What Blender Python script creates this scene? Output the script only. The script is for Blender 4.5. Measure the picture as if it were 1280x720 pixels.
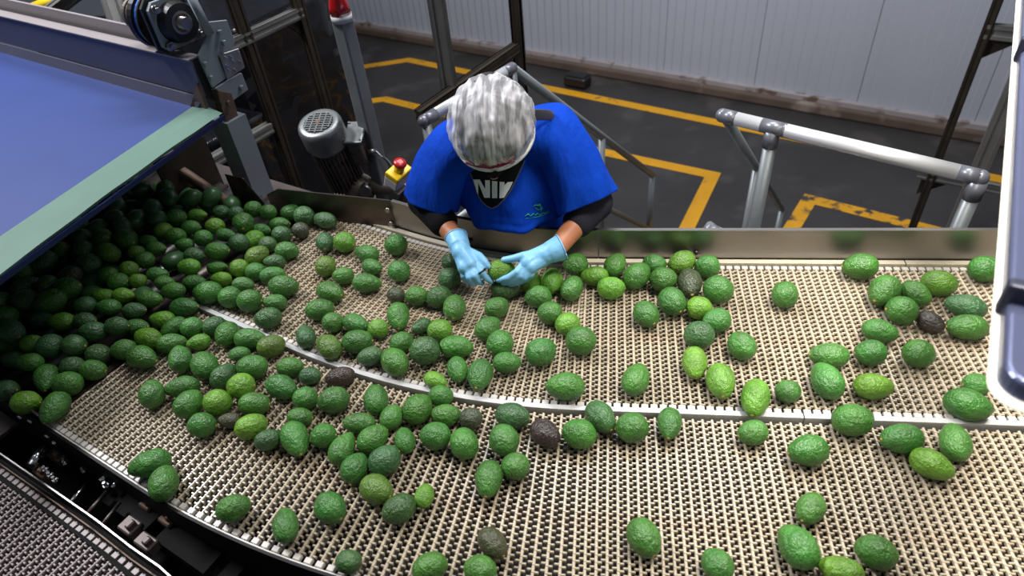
import bpy, bmesh, math, random
from mathutils import Vector, Matrix, noise
random.seed(7)
for _o in list(bpy.data.objects): bpy.data.objects.remove(_o)
S = bpy.context.scene
COL = S.collection
PI = math.pi
# ------------------------------------------------------------------ camera
CAMZ = 3.2                     # camera 1.2 m above the sorting belt (z=2), floor z=0
FPX = 844.0
_N = Vector((105, 970, FPX)).normalized()
_R = Vector((124.5, -748, FPX)); _R = (_R - _N * _R.dot(_N)).normalized()
_U = -_N
_X = _R.cross(_U)
M3 = Matrix((_X, _R, _U))      # world = M3 @ (x right, y down, z forward)
cam_d = bpy.data.cameras.new('camera'); cam = bpy.data.objects.new('camera', cam_d); COL.objects.link(cam)
cr = M3 @ Vector((1, 0, 0)); cu = M3 @ Vector((0, -1, 0)); cb = M3 @ Vector((0, 0, -1))
mw = Matrix((cr, cu, cb)).transposed().to_4x4(); mw.translation = Vector((0, 0, CAMZ)); cam.matrix_world = mw
cam_d.sensor_width = 36; cam_d.lens = FPX / 1280 * 36; cam_d.clip_start = .02; cam_d.clip_end = 100
cam_d.dof.use_dof = True; cam_d.dof.focus_distance = 1.75; cam_d.dof.aperture_fstop = 3.6
S.camera = cam
# ------------------------------------------------------------------ world, lights, exposure
W = bpy.data.worlds.new('world'); S.world = W; W.use_nodes = True
W.node_tree.nodes['Background'].inputs[0].default_value = (.62, .72, .9, 1)
W.node_tree.nodes['Background'].inputs[1].default_value = .085
S.view_settings.view_transform = 'Standard'; S.view_settings.look = 'None'
S.view_settings.gamma = 1; S.view_settings.use_curve_mapping = False
S.view_settings.exposure = .15

def area(name, loc, target, sx, sy, watts, col=(1, 1, 1)):
    l = bpy.data.lights.new(name, 'AREA'); l.shape = 'RECTANGLE'; l.size = sx; l.size_y = sy; l.energy = watts; l.color = col
    o = bpy.data.objects.new(name, l); COL.objects.link(o); o.location = loc
    o.rotation_euler = (Vector(target) - Vector(loc)).to_track_quat('-Z', 'Y').to_euler(); return o
area('overhead_light', (.95, 1.15, 5.2), (.65, 1.25, 2), 1.0, .6, 18, (1, .95, .88)).data.spread = 1.05  # added overhead light for belt and worker; narrow spread leaves the heap dark
area('overhead_light', (.2, 3.6, 6.2), (-.1, 6.6, 1.0), 3.0, .8, 290, (.94, .96, 1))
area('overhead_light', (-3.6, 2.3, 5.8), (-.3, 1.2, 2.0), 1.3, .6, 215, (.96, .96, 1))
LAMP_W = 5.0

def P(px, py, z=2.0):
    d = M3 @ Vector((px - 640, py - 360, FPX)); return Vector((0, 0, CAMZ)) + d * ((z - CAMZ) / d.z)
def D(px, py, dep):
    return Vector((0, 0, CAMZ)) + (M3 @ Vector((px - 640, py - 360, FPX))) * (dep / FPX)
def PL(px, py, pt, nrm):       # meet a vertical plane
    d = M3 @ Vector((px - 640, py - 360, FPX)); o = Vector((0, 0, CAMZ)); n = Vector(nrm)
    return o + d * ((Vector(pt) - o).dot(n) / d.dot(n))
def Q(p):
    v = M3.transposed() @ (Vector(p) - Vector((0, 0, CAMZ))); return 640 + FPX * v.x / v.z, 360 + FPX * v.y / v.z, v.z
AW = math.radians(-26)
u_ = Vector((math.cos(AW), math.sin(AW), 0)); v_ = Vector((-math.sin(AW), math.cos(AW), 0)); Z = Vector((0, 0, 1))

# ------------------------------------------------------------------ materials
def srgb(r, g, b):
    f = lambda c: (c / 255 / 12.92) if c / 255 <= .04045 else ((c / 255 + .055) / 1.055) ** 2.4
    return (f(r), f(g), f(b), 1)
def mat(name, rgb, rough=.5, metal=0, var=0, scale=20, bump=0, bscale=60, spec=.5, dirt=None, dscale=6, damt=.55, stretch=None, coat=0):
    m = bpy.data.materials.new(name); m.use_nodes = True; nt = m.node_tree; L = nt.links
    b = nt.nodes['Principled BSDF']; b.inputs['Roughness'].default_value = rough; b.inputs['Metallic'].default_value = metal
    b.inputs['Specular IOR Level'].default_value = spec; b.inputs['Coat Weight'].default_value = coat
    c = srgb(*rgb); b.inputs['Base Color'].default_value = c
    tc = nt.nodes.new('ShaderNodeTexCoord'); src = tc.outputs['Object']
    if stretch:
        mp = nt.nodes.new('ShaderNodeMapping'); mp.inputs['Scale'].default_value = stretch; L.new(src, mp.inputs[0]); src = mp.outputs[0]
    out = None
    if var:
        n = nt.nodes.new('ShaderNodeTexNoise'); n.inputs['Scale'].default_value = scale; n.inputs['Detail'].default_value = 5; L.new(src, n.inputs[0])
        r = nt.nodes.new('ShaderNodeValToRGB'); r.color_ramp.elements[0].position = .3; r.color_ramp.elements[1].position = .7
        r.color_ramp.elements[0].color = tuple(x * (1 - var) for x in c[:3]) + (1,); r.color_ramp.elements[1].color = tuple(min(1, x * (1 + var)) for x in c[:3]) + (1,)
        L.new(n.outputs[0], r.inputs[0]); out = r.outputs[0]; L.new(out, b.inputs['Base Color'])
    if dirt:
        n = nt.nodes.new('ShaderNodeTexNoise'); n.inputs['Scale'].default_value = dscale; n.inputs['Detail'].default_value = 8; L.new(src, n.inputs[0])
        r = nt.nodes.new('ShaderNodeValToRGB'); r.color_ramp.elements[0].position = damt; r.color_ramp.elements[1].position = damt + .12; L.new(n.outputs[0], r.inputs[0])
        mx = nt.nodes.new('ShaderNodeMix'); mx.data_type = 'RGBA'; L.new(r.outputs[0], mx.inputs[0])
        if out: L.new(out, mx.inputs[6])
        else: mx.inputs[6].default_value = c
        mx.inputs[7].default_value = srgb(*dirt); L.new(mx.outputs[2], b.inputs['Base Color'])
    if bump:
        n = nt.nodes.new('ShaderNodeTexNoise'); n.inputs['Scale'].default_value = bscale; n.inputs['Detail'].default_value = 4; L.new(src, n.inputs[0])
        bp = nt.nodes.new('ShaderNodeBump'); bp.inputs['Strength'].default_value = bump; bp.inputs['Distance'].default_value = .004
        L.new(n.outputs[0], bp.inputs['Height']); L.new(bp.outputs[0], b.inputs['Normal'])
    return m
def emis(name, rgb, s):
    m = bpy.data.materials.new(name); m.use_nodes = True; b = m.node_tree.nodes['Principled BSDF']
    b.inputs['Base Color'].default_value = srgb(*rgb); b.inputs['Emission Color'].default_value = srgb(*rgb); b.inputs['Emission Strength'].default_value = s; return m
K = {}
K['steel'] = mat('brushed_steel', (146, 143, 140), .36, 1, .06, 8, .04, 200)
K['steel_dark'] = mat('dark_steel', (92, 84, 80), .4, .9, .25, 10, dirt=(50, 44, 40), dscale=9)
K['chrome'] = mat('polished_steel', (225, 226, 228), .2, 1)
K['alu'] = mat('aluminium_profile', (142, 140, 136), .42, .6, .12, 10)
K['alu_dark'] = mat('dirty_aluminium', (84, 76, 66), .5, .8, .2, 8)
K['rail'] = mat('satin_rail', (226, 227, 228), .3, .45, .03, 6)
K['rail_grey'] = mat('grey_rail', (140, 146, 148), .42, .55, .08, 6)
K['sleeve'] = mat('grey_plastic_joint', (122, 124, 132), .35, .4)
K['grey_paint'] = mat('grey_paint', (134, 141, 147), .55, 0, .06, 5, dirt=(84, 72, 64), dscale=7, damt=.66)
K['guard'] = mat('slate_painted_guard', (82, 82, 98), .5, .1, .06, 5)
K['guard_top'] = mat('taupe_flange', (150, 142, 142), .5, .1, .05, 5)
K['rust'] = mat('rusty_bracket', (112, 92, 78), .6, .5, .3, 30, .3, 60, dirt=(62, 48, 38), dscale=25)
K['blue_belt'] = mat('blue_belt', (34, 58, 122), .6, 0, .06, 3, .1, 200)
K['green_strip'] = mat('green_strip', (92, 124, 110), .65, 0, .05, 8)
K['navy'] = mat('navy_edge', (12, 26, 90), .5)
K['black'] = mat('black_plate', (12, 11, 12), .6, 0, spec=.3)
K['black_plastic'] = mat('black_plastic', (18, 18, 19), .45)
K['pit'] = mat('dark_housing', (14, 13, 14), .8, spec=.2)
K['pole'] = mat('galvanised_pole', (122, 126, 128), .5, .35, .08, 5)
K['deck'] = mat('grey_deck', (96, 86, 84), .5, .4, .15, 12)
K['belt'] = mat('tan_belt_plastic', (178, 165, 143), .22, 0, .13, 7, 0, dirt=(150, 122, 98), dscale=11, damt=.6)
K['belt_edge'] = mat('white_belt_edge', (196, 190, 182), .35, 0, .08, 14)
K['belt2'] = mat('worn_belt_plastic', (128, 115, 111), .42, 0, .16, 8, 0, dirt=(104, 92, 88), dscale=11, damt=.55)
K['white_strip'] = mat('white_guide', (176, 176, 176), .35, 0, .05, 8)
K['cream'] = mat('cream_strip', (196, 186, 166), .4, 0, .06, 9)
K['floor'] = mat('dark_floor', (46, 44, 43), .5, 0, .22, 1.6, .15, 30, dirt=(64, 60, 58), dscale=2.2, damt=.55)
K['kerb'] = mat('brown_kerb', (88, 72, 62), .8, 0, .2, 4, .5, 20, dirt=(132, 118, 108), dscale=3, damt=.58)
K['wall'] = mat('white_wall', (166, 170, 180), .5, 0, .025, 1.2)
K['motor'] = mat('motor_grey', (138, 142, 142), .38, .7, .1, 12, .1, 60, dirt=(84, 76, 66), dscale=10, damt=.62)
K['motor_body'] = mat('motor_body', (112, 104, 95), .5, .5, .25, 18, .3, 60, dirt=(52, 46, 40), dscale=18)
K['yellow'] = mat('yellow_plastic', (235, 196, 20), .4)
K['red'] = mat('red_plastic', (170, 24, 28), .35)
K['white'] = mat('white_plastic', (206, 206, 206), .4)
K['pulley_blue'] = mat('pulley_blue', (36, 92, 176), .5)
K['smock'] = mat('blue_smock', (5, 60, 172), .85, 0, .1, 6, .9, 14, spec=.12, stretch=(1.6, 1, .5))
[setattr(n.inputs['Distance'], 'default_value', .014) for n in K['smock'].node_tree.nodes if n.type == 'BUMP']
K['shirt'] = mat('black_shirt', (20, 20, 24), .9, 0, .1, 30, .3, 40, spec=.15)
K['sweat'] = mat('charcoal_sleeve', (38, 38, 48), .9, 0, .1, 30, .3, 40, spec=.15)
K['print'] = mat('white_print', (225, 225, 222), .7)
K['skin'] = mat('skin', (176, 112, 78), .5, 0, .05, 20, .1, 90)
K['glove'] = mat('light_blue_glove', (128, 190, 232), .42, 0, .05, 30, .5, 55)
K['hair'] = mat('dark_hair', (38, 30, 32), .6, 0, .3, 40, .5, 120)
K['trouser'] = mat('dark_trousers', (26, 28, 36), .9)
K['glasses'] = mat('maroon_glasses', (110, 18, 46), .3)
K['logo'] = mat('logo_green', (52, 180, 96), .6)
K['wrap'] = mat('stretch_wrap', (15, 15, 19), .2, 0, .5, 5, 1.0, 14, coat=.3, stretch=(1, 1, .35))
K['crate'] = mat('dark_crate', (14, 15, 22), .5, 0, .3, 8)
K['purple'] = mat('grey_plaid', (72, 70, 84), .6)
K['stem'] = mat('stem_scar', (170, 138, 70), .7, 0, .2, 300)
K['housing'] = mat('lamp_housing', (98, 104, 134), .3, .4, .05, 4)
K['clip'] = mat('dark_clip', (58, 60, 78), .4, .2)
K['diffuser'] = emis('lamp_diffuser', (255, 246, 226), .9)
def floor_yellow():
    m = mat('floor_yellow', (205, 146, 10), .55, 0, .08, 6, dirt=(58, 54, 48), dscale=7, damt=.62); return m
K['line'] = floor_yellow()
K['line_worn'] = mat('worn_floor_yellow', (205, 146, 10), .55, 0, .08, 6, dirt=(52, 50, 48), dscale=11, damt=.5)
def wall_mat():
    m = K['wall']; nt = m.node_tree; b = nt.nodes['Principled BSDF']
    tc = nt.nodes.new('ShaderNodeTexCoord'); w = nt.nodes.new('ShaderNodeTexWave'); w.inputs['Scale'].default_value = 3.2; w.wave_profile = 'SAW'
    nt.links.new(tc.outputs['Object'], w.inputs[0]); r = nt.nodes.new('ShaderNodeValToRGB'); r.color_ramp.elements[0].position = 0; r.color_ramp.elements[1].position = .12
    nt.links.new(w.outputs[0], r.inputs[0]); bp = nt.nodes.new('ShaderNodeBump'); bp.inputs['Strength'].default_value = .8; bp.inputs['Distance'].default_value = .006
    nt.links.new(r.outputs[0], bp.inputs['Height']); nt.links.new(bp.outputs[0], b.inputs['Normal'])
wall_mat()
def avo_mat():
    m = bpy.data.materials.new('avocado_skin'); m.use_nodes = True; nt = m.node_tree; L = nt.links; b = nt.nodes['Principled BSDF']
    oi = nt.nodes.new('ShaderNodeObjectInfo'); tc = nt.nodes.new('ShaderNodeTexCoord')
    add = nt.nodes.new('ShaderNodeVectorMath'); add.operation = 'ADD'; sc = nt.nodes.new('ShaderNodeVectorMath'); sc.operation = 'SCALE'; sc.inputs['Scale'].default_value = 13
    cmb = nt.nodes.new('ShaderNodeCombineXYZ')
    for i in range(3): L.new(oi.outputs['Random'], cmb.inputs[i])
    L.new(cmb.outputs[0], sc.inputs[0]); L.new(tc.outputs['Object'], add.inputs[0]); L.new(sc.outputs[0], add.inputs[1])
    def nz(scale, det=4):
        n = nt.nodes.new('ShaderNodeTexNoise'); n.inputs['Scale'].default_value = scale; n.inputs['Detail'].default_value = det; L.new(add.outputs[0], n.inputs[0]); return n
    def rng(src, a, c, lo, hi):
        r = nt.nodes.new('ShaderNodeMapRange'); r.inputs[1].default_value = a; r.inputs[2].default_value = c; r.inputs[3].default_value = lo; r.inputs[4].default_value = hi; L.new(src, r.inputs[0]); return r.outputs[0]
    n1 = nz(.75); hs = nt.nodes.new('ShaderNodeHueSaturation'); L.new(oi.outputs['Color'], hs.inputs['Color']); L.new(rng(n1.outputs[0], .3, .7, .72, 1.3), hs.inputs['Value'])
    n2 = nz(8, 2); mx = nt.nodes.new('ShaderNodeMix'); mx.data_type = 'RGBA'; L.new(rng(n2.outputs[0], .6, .72, 0, .35), mx.inputs[0]); L.new(hs.outputs[0], mx.inputs[6]); mx.inputs[7].default_value = srgb(120, 158, 60)
    n3 = nz(.6, 3); mx2 = nt.nodes.new('ShaderNodeMix'); mx2.data_type = 'RGBA'; L.new(rng(n3.outputs[0], .66, .76, 0, .55), mx2.inputs[0]); L.new(mx.outputs[2], mx2.inputs[6]); mx2.inputs[7].default_value = srgb(74, 62, 44)
    L.new(mx2.outputs[2], b.inputs['Base Color'])
    b.inputs['Roughness'].default_value = .36; b.inputs['Specular IOR Level'].default_value = .5
    nb = nt.nodes.new('ShaderNodeTexVoronoi'); nb.inputs['Scale'].default_value = 9; L.new(add.outputs[0], nb.inputs[0])
    bp = nt.nodes.new('ShaderNodeBump'); bp.inputs['Strength'].default_value = .22; bp.inputs['Distance'].default_value = .013; L.new(nb.outputs[0], bp.inputs['Height'])
    nb2 = nz(3.2, 3); bp2 = nt.nodes.new('ShaderNodeBump'); bp2.inputs['Strength'].default_value = .3; bp2.inputs['Distance'].default_value = .025; L.new(nb2.outputs[0], bp2.inputs['Height']); L.new(bp.outputs[0], bp2.inputs['Normal']); L.new(bp2.outputs[0], b.inputs['Normal'])
    return m
K['avo'] = avo_mat()
def net_mat():
    m = bpy.data.materials.new('hairnet_fabric'); m.use_nodes = True; nt = m.node_tree; L = nt.links; b = nt.nodes['Principled BSDF']
    b.inputs['Base Color'].default_value = srgb(226, 226, 230); b.inputs['Roughness'].default_value = .6
    tc = nt.nodes.new('ShaderNodeTexCoord'); mp = nt.nodes.new('ShaderNodeMapping'); mp.inputs['Scale'].default_value = (46, 9, 7); L.new(tc.outputs['Object'], mp.inputs[0])
    n = nt.nodes.new('ShaderNodeTexNoise'); n.inputs['Scale'].default_value = 1.6; n.inputs['Detail'].default_value = 6; n.inputs['Distortion'].default_value = .35; L.new(mp.outputs[0], n.inputs[0])
    r = nt.nodes.new('ShaderNodeMapRange'); r.inputs[1].default_value = .42; r.inputs[2].default_value = .68; r.inputs[3].default_value = .26; r.inputs[4].default_value = .9; L.new(n.outputs[0], r.inputs[0]); L.new(r.outputs[0], b.inputs['Alpha'])
    bp = nt.nodes.new('ShaderNodeBump'); bp.inputs['Strength'].default_value = .7; bp.inputs['Distance'].default_value = .006; L.new(n.outputs[0], bp.inputs['Height']); L.new(bp.outputs[0], b.inputs['Normal'])
    return m
K['net'] = net_mat()
def lens_mat():
    m = mat('red_beacon_lens', (200, 16, 20), .15, 0, coat=.5); m.node_tree.nodes['Principled BSDF'].inputs['Transmission Weight'].default_value = .25; return m
K['beacon'] = lens_mat()

# ------------------------------------------------------------------ helpers
def link(name, bm, m, parent=None, smooth=False, kind=None):
    me = bpy.data.meshes.new(name); bm.to_mesh(me); bm.free()
    for x in (m if isinstance(m, (list, tuple)) else [m]): me.materials.append(x)
    if smooth: me.shade_smooth()
    o = bpy.data.objects.new(name, me); COL.objects.link(o)
    if parent: o.parent = parent; o.matrix_parent_inverse = parent.matrix_world.inverted() if False else Matrix.Translation(-parent.location)
    if kind: o['kind'] = kind
    if parent and parent.parent: o.matrix_parent_inverse = Matrix()
    return o
def tag(o, label, cat, group=None):
    o['label'] = label; o['category'] = cat
    if group: o['group'] = group
    return o
def thing(name, label, cat, loc=(0, 0, 0), group=None):
    o = bpy.data.objects.new(name, None); COL.objects.link(o); o.location = Vector(loc); o.empty_display_size = .05
    return tag(o, label, cat, group)
def box(bm, c, s, ax=None, mi=0):
    """box centred at c, size s, axes ax (three vectors)"""
    ax = ax or (Vector((1, 0, 0)), Vector((0, 1, 0)), Z); c = Vector(c); vs = []
    for i in (-.5, .5):
        for j in (-.5, .5):
            for k in (-.5, .5): vs.append(bm.verts.new(c + ax[0] * s[0] * i + ax[1] * s[1] * j + ax[2] * s[2] * k))
    fs = [(0, 1, 3, 2), (4, 6, 7, 5), (0, 4, 5, 1), (2, 3, 7, 6), (0, 2, 6, 4), (1, 5, 7, 3)]
    for f in fs:
        g = bm.faces.new([vs[i] for i in f]); g.material_index = mi
    return vs
def frame(d):
    d = d.normalized(); a = Vector((0, 0, 1)) if abs(d.z) < .9 else Vector((1, 0, 0)); s = d.cross(a).normalized(); return s, s.cross(d).normalized()
def tube(bm, p0, p1, r0, r1=None, n=16, cap=True, mi=0):
    p0, p1 = Vector(p0), Vector(p1); r1 = r0 if r1 is None else r1; a, b = frame(p1 - p0); R = []
    for p, r in ((p0, r0), (p1, r1)): R.append([bm.verts.new(p + (a * math.cos(2 * PI * i / n) + b * math.sin(2 * PI * i / n)) * r) for i in range(n)])
    for i in range(n):
        f = bm.faces.new((R[0][i], R[0][(i + 1) % n], R[1][(i + 1) % n], R[1][i])); f.smooth = True; f.material_index = mi
    if cap:
        for q in (R[0][::-1], R[1]): f = bm.faces.new(q); f.material_index = mi
def pathtube(bm, pts, r, n=10, cap=True):
    pts = [Vector(p) for p in pts]; rr = r if isinstance(r, (list, tuple)) else [r] * len(pts); prev = None; rings = []
    for i, p in enumerate(pts):
        t = (pts[min(i + 1, len(pts) - 1)] - pts[max(i - 1, 0)]).normalized()
        if prev is None: a, b = frame(t)
        else: a = (prev - t * prev.dot(t)).normalized(); b = t.cross(a)
        prev = a; rings.append([bm.verts.new(p + (a * math.cos(2 * PI * k / n) + b * math.sin(2 * PI * k / n)) * rr[i]) for k in range(n)])
    for i in range(len(rings) - 1):
        for k in range(n): f = bm.faces.new((rings[i][k], rings[i][(k + 1) % n], rings[i + 1][(k + 1) % n], rings[i + 1][k])); f.smooth = True
    if cap: bm.faces.new(rings[0][::-1]); bm.faces.new(rings[-1])
def ball(bm, c, r, sub=2, sc=(1, 1, 1), rot=None, mi=0):
    m = Matrix.Translation(Vector(c)) @ (rot.to_4x4() if rot else Matrix()) @ Matrix.Diagonal((r * sc[0], r * sc[1], r * sc[2], 1))
    g = bmesh.ops.create_uvsphere(bm, u_segments=8 * sub, v_segments=6 * sub, radius=1, matrix=m)
    for v in g['verts']:
        for f in v.link_faces: f.smooth = True; f.material_index = mi
def capsule(bm, p0, r0, p1, r1, n=14):
    tube(bm, p0, p1, r0, r1, n); ball(bm, p0, r0); ball(bm, p1, r1)
def plate(bm, pts, t, nrm):
    """extruded polygon: outline pts (world), thickness t along -nrm"""
    n = Vector(nrm).normalized(); a = [bm.verts.new(Vector(p)) for p in pts]; b = [bm.verts.new(Vector(p) - n * t) for p in pts]
    bm.faces.new(a); bm.faces.new(b[::-1])
    for i in range(len(a)): j = (i + 1) % len(a); bm.faces.new((a[i], b[i], b[j], a[j]))
def strip(bm, pts, w, z0, z1):
    """mitred flat strip along xy points"""
    pts = [Vector((p[0], p[1])) for p in pts]; L = []
    for i, p in enumerate(pts):
        d0 = (pts[i] - pts[i - 1]).normalized() if i else (pts[1] - pts[0]).normalized()
        d1 = (pts[i + 1] - pts[i]).normalized() if i < len(pts) - 1 else d0
        n = Vector((-(d0 + d1).y, (d0 + d1).x)).normalized(); k = w / 2 / max(.3, n.dot(Vector((-d0.y, d0.x)))); L.append((p + n * k, p - n * k))
    rows = [[bm.verts.new((q.x, q.y, z)) for q, z in ((a, z0), (a, z1), (b, z1), (b, z0))] for a, b in L]
    for i in range(len(rows) - 1):
        for k in range(4): bm.faces.new((rows[i][k], rows[i][(k + 1) % 4], rows[i + 1][(k + 1) % 4], rows[i + 1][k]))
    bm.faces.new(rows[0][::-1]); bm.faces.new(rows[-1]); bmesh.ops.recalc_face_normals(bm, faces=bm.faces)
def B(): return bmesh.new()
def bevel(o, w=.003, s=2):
    m = o.modifiers.new('bevel', 'BEVEL'); m.width = w; m.segments = s; m.limit_method = 'ANGLE'; return o
def remesh(o, vox, sm=4):
    m = o.modifiers.new('remesh', 'REMESH'); m.mode = 'VOXEL'; m.voxel_size = vox; m.use_smooth_shade = True
    s = o.modifiers.new('smooth', 'SMOOTH'); s.iterations = sm; s.factor = .5; return o
X_ = Vector((1, 0, 0))

# ================================================================== SETTING
bm = B(); box(bm, (0, 3, -.05), (16, 14, .1)); o = link('floor', bm, K['floor']); o['kind'] = 'structure'
# back wall: insulated panels with joints
W0 = Vector((-.94, 7.55, 0)) + v_ * .12
bm = B(); box(bm, W0 + v_ * .12 + Z * 2.2, (12, .06, 4.6), (u_, v_, Z)); wall = link('wall_back', bm, K['black'], None); wall['kind'] = 'structure'
pw = .95; pm = None
for i in range(-6, 7):
    if pm is None:
        bm = B(); box(bm, (0, 0, 0), (pw - .003, .06, 4.3)); p = bevel(link('wall_panel', bm, K['wall'], None), .004, 1); pm = p.data
    else:
        p = bpy.data.objects.new('wall_panel', pm); COL.objects.link(p); bevel(p, .004, 1)
    p.parent = wall; p.location = W0 + u_ * (pw * i + .2) + v_ * .06 + Z * 2.27; p.rotation_euler = (0, 0, AW)
bm = B(); box(bm, W0 - v_ * .0 + Z * .05, (12, .16, .1), (u_, v_, Z)); o = bevel(link('baseboard_back', bm, K['kerb']), .02, 2); o['kind'] = 'structure'
bm = B(); box(bm, W0 + v_ * .02 + Z * .122, (12, .1, .044), (u_, v_, Z)); o = link('trim_1', bm, mat('chipped_ledge', (150, 142, 142), .7, 0, .1, 5, dirt=(96, 74, 64), dscale=6, damt=.54)); o['kind'] = 'structure'
# floor markings
def marking(pp, mt, label, w=.115):
    bm = B(); strip(bm, [P(x, y, 0) for x, y in pp], w, 0, .003); tag(link('floor_marking', bm, mt), label, 'floor marking')
marking([(360, 98), (510, 75), (905, 155), (1290, 232)], K['line'], 'long yellow floor line bending near the alarm pole and running beside the wall')
marking([(385, 136), (481, 124), (720, 183), (891, 219), (805, 395)], K['line'], 'yellow floor line turning a sharp corner beyond the stair rail')
marking([(950, 350), (1012, 249), (1240, 306)], K['line_worn'], 'chipped yellow corner marking on the floor beneath the right handrail')
# bait box by the wall
c = P(721, 108, 0) + v_ * .02
t = thing('bait_box', 'small black plastic bait box on floor against the white wall', 'bait box', c)
bm = B(); box(bm, c + Z * .06, (.27, .17, .12), (u_, v_, Z)); bevel(link('box_body', bm, K['black_plastic'], t), .035, 3)
bm = B(); box(bm, c + Z * .125, (.22, .13, .014), (u_, v_, Z)); bevel(link('lid', bm, K['black_plastic'], t), .006, 2)

# ================================================================== WORK PLATFORM, STAIR, RAILS
PZ = 1.07
A0 = Vector((-.657, 2.212, 0)); A1 = Vector((-.386, 2.647, 0)); B0 = Vector((.40, 2.19, 0)); B1 = Vector((1.055, 1.784, 0))
t = thing('work_platform', 'raised grey work platform behind the sorting belt on which the worker stands', 'platform', (0, 1.8, 0))
bm = B()
plate(bm, [Vector(p) for p in ((-.86, 1.98, PZ), (-.3, 1.66, PZ), (1.9, 1.66, PZ), (1.9, 1.75, PZ), (.45, 2.17, PZ), (-.35, 2.62, PZ), (-.68, 2.22, PZ))], .04, Z)
link('deck_plate', bm, K['steel_dark'], t)
for x, y in ((-.7, 2.0), (.3, 1.75), (1.7, 1.72), (-.36, 2.5), (.42, 2.1)):
    bm = B(); box(bm, (x, y, (PZ - .04) / 2), (.06, .06, PZ - .04)); link('support_leg', bm, K['alu_dark'], t)
t = thing('stair', 'short grey stair leading down from the platform between two handrails', 'stair', (0, 2.7, 0))
sm = (Vector((-.386, 2.647, 0)) + B0) / 2 + u_ * .0
for i in range(1, 6):
    d_ = .2 * i / .88 - .1; c = Vector((.007, 2.42, 0)) + v_ * (d_ + .2) + Z * (PZ - .19 * i)
    bm = B(); box(bm, c, (.84, .22, .03), (u_, v_, Z)); link('tread', bm, K['steel_dark'], t)
for s in (-1, 1):
    bm = B(); q0 = Vector((.007, 2.42, PZ - .06)) + v_ * .08 + u_ * s * .44; q1 = q0 + v_ * 1.14 - Z * 1.0
    plate(bm, [q0 - Z * .09, q1 - Z * .0, q1 + Z * .14, q0 + Z * .05], .02, u_); link('stringer', bm, K['alu_dark'], t)
RZ = 2.07
def vert(p, z): return Vector((p[0], p[1], z))
def jointed(bm0, t, a, b, r, mt, segs):
    """rail pipe with grey plastic joints; segs = list of (t0,t1) joint spans"""
    bm = B(); tube(bm, a, b, r); link('top_rail', bm, mt, t, False)
    for s0, s1 in segs:
        bm = B(); p0 = a.lerp(b, s0); p1 = a.lerp(b, s1); tube(bm, p0, p1, r * 1.02); ball(bm, p0 if s0 < .5 and s0 <= 0.01 else p1, r * 1.02)
        link('rail_joint', bm, K['sleeve'], t)
# left panel
t = thing('guard_rail', 'bright steel guard rail rising behind the hairnet to the left of the stair', 'handrail', vert(A0, PZ))
jointed(None, t, vert(A0, RZ), vert(A1, RZ), .023, K['rail'], [(-.02, .1), (.9, 1.0)])
for p in (A0, A1):
    bm = B(); tube(bm, vert(p, PZ), vert(p, RZ), .019); link('post', bm, K['rail_grey'], t)
bm = B(); tube(bm, vert(A0, 1.58), vert(A1, 1.58), .016); link('mid_rail', bm, K['rail_grey'], t)
# right panel
t = thing('guard_rail', 'shiny steel guard rail on posts right of the stair, above the belt rim', 'handrail', vert(B0, PZ))
L = (B1 - B0).length
jointed(None, t, vert(B0, RZ), vert(B1, RZ), .0235, K['rail'], [(-.01, .055), (.17, .27), (.93, 1.0)])
for f in (.22, 1.0):
    q = B0.lerp(B1, f); bm = B(); tube(bm, vert(q, PZ), vert(q, RZ), .022); pp = link('post', bm, K['rail_grey'], t)
    bm = B(); tube(bm, vert(q, RZ - .07), vert(q, RZ - .01), .0255); link('post_joint', bm, K['sleeve'], t)
a = vert(B0, 1.59); b = vert(B1, 1.59); bm = B(); tube(bm, a, b, .021); link('mid_rail', bm, K['rail'], t)
bm = B(); tube(bm, a, a.lerp(b, .05), .0235); ball(bm, a, .0235); link('rail_joint', bm, K['sleeve'], t)
# stair handrails
def stair_rail(start, t_end, label, tposts, r):
    s = Vector(start); f = lambda q, dz=0: s + v_ * q - Z * (.88 * q + dz)
    t = thing('stair_handrail', label, 'handrail', vert(s, 0))
    bm = B(); tube(bm, f(0), f(t_end), r); ball(bm, f(t_end), r); link('top_rail', bm, K['rail_grey'], t)
    bm = B(); tube(bm, f(0, .46), f(t_end, .46), r * .85); link('mid_rail', bm, K['rail_grey'], t)
    for q in tposts:
        bm = B(); e = f(q); tube(bm, (e.x, e.y, max(0.0, e.z - 1.02)), e, r * .95); link('post', bm, K['rail_grey'], t)
stair_rail((-.386, 2.647, RZ), 1.6, 'grey pipe handrail sloping down right of the worker beside the stair', (.82, 1.6), .021)
stair_rail((.40, 2.19, RZ), 1.5, 'thin dark pipe handrail dropping behind the first post of the right guard rail', (.62, 1.5), .018)

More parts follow.
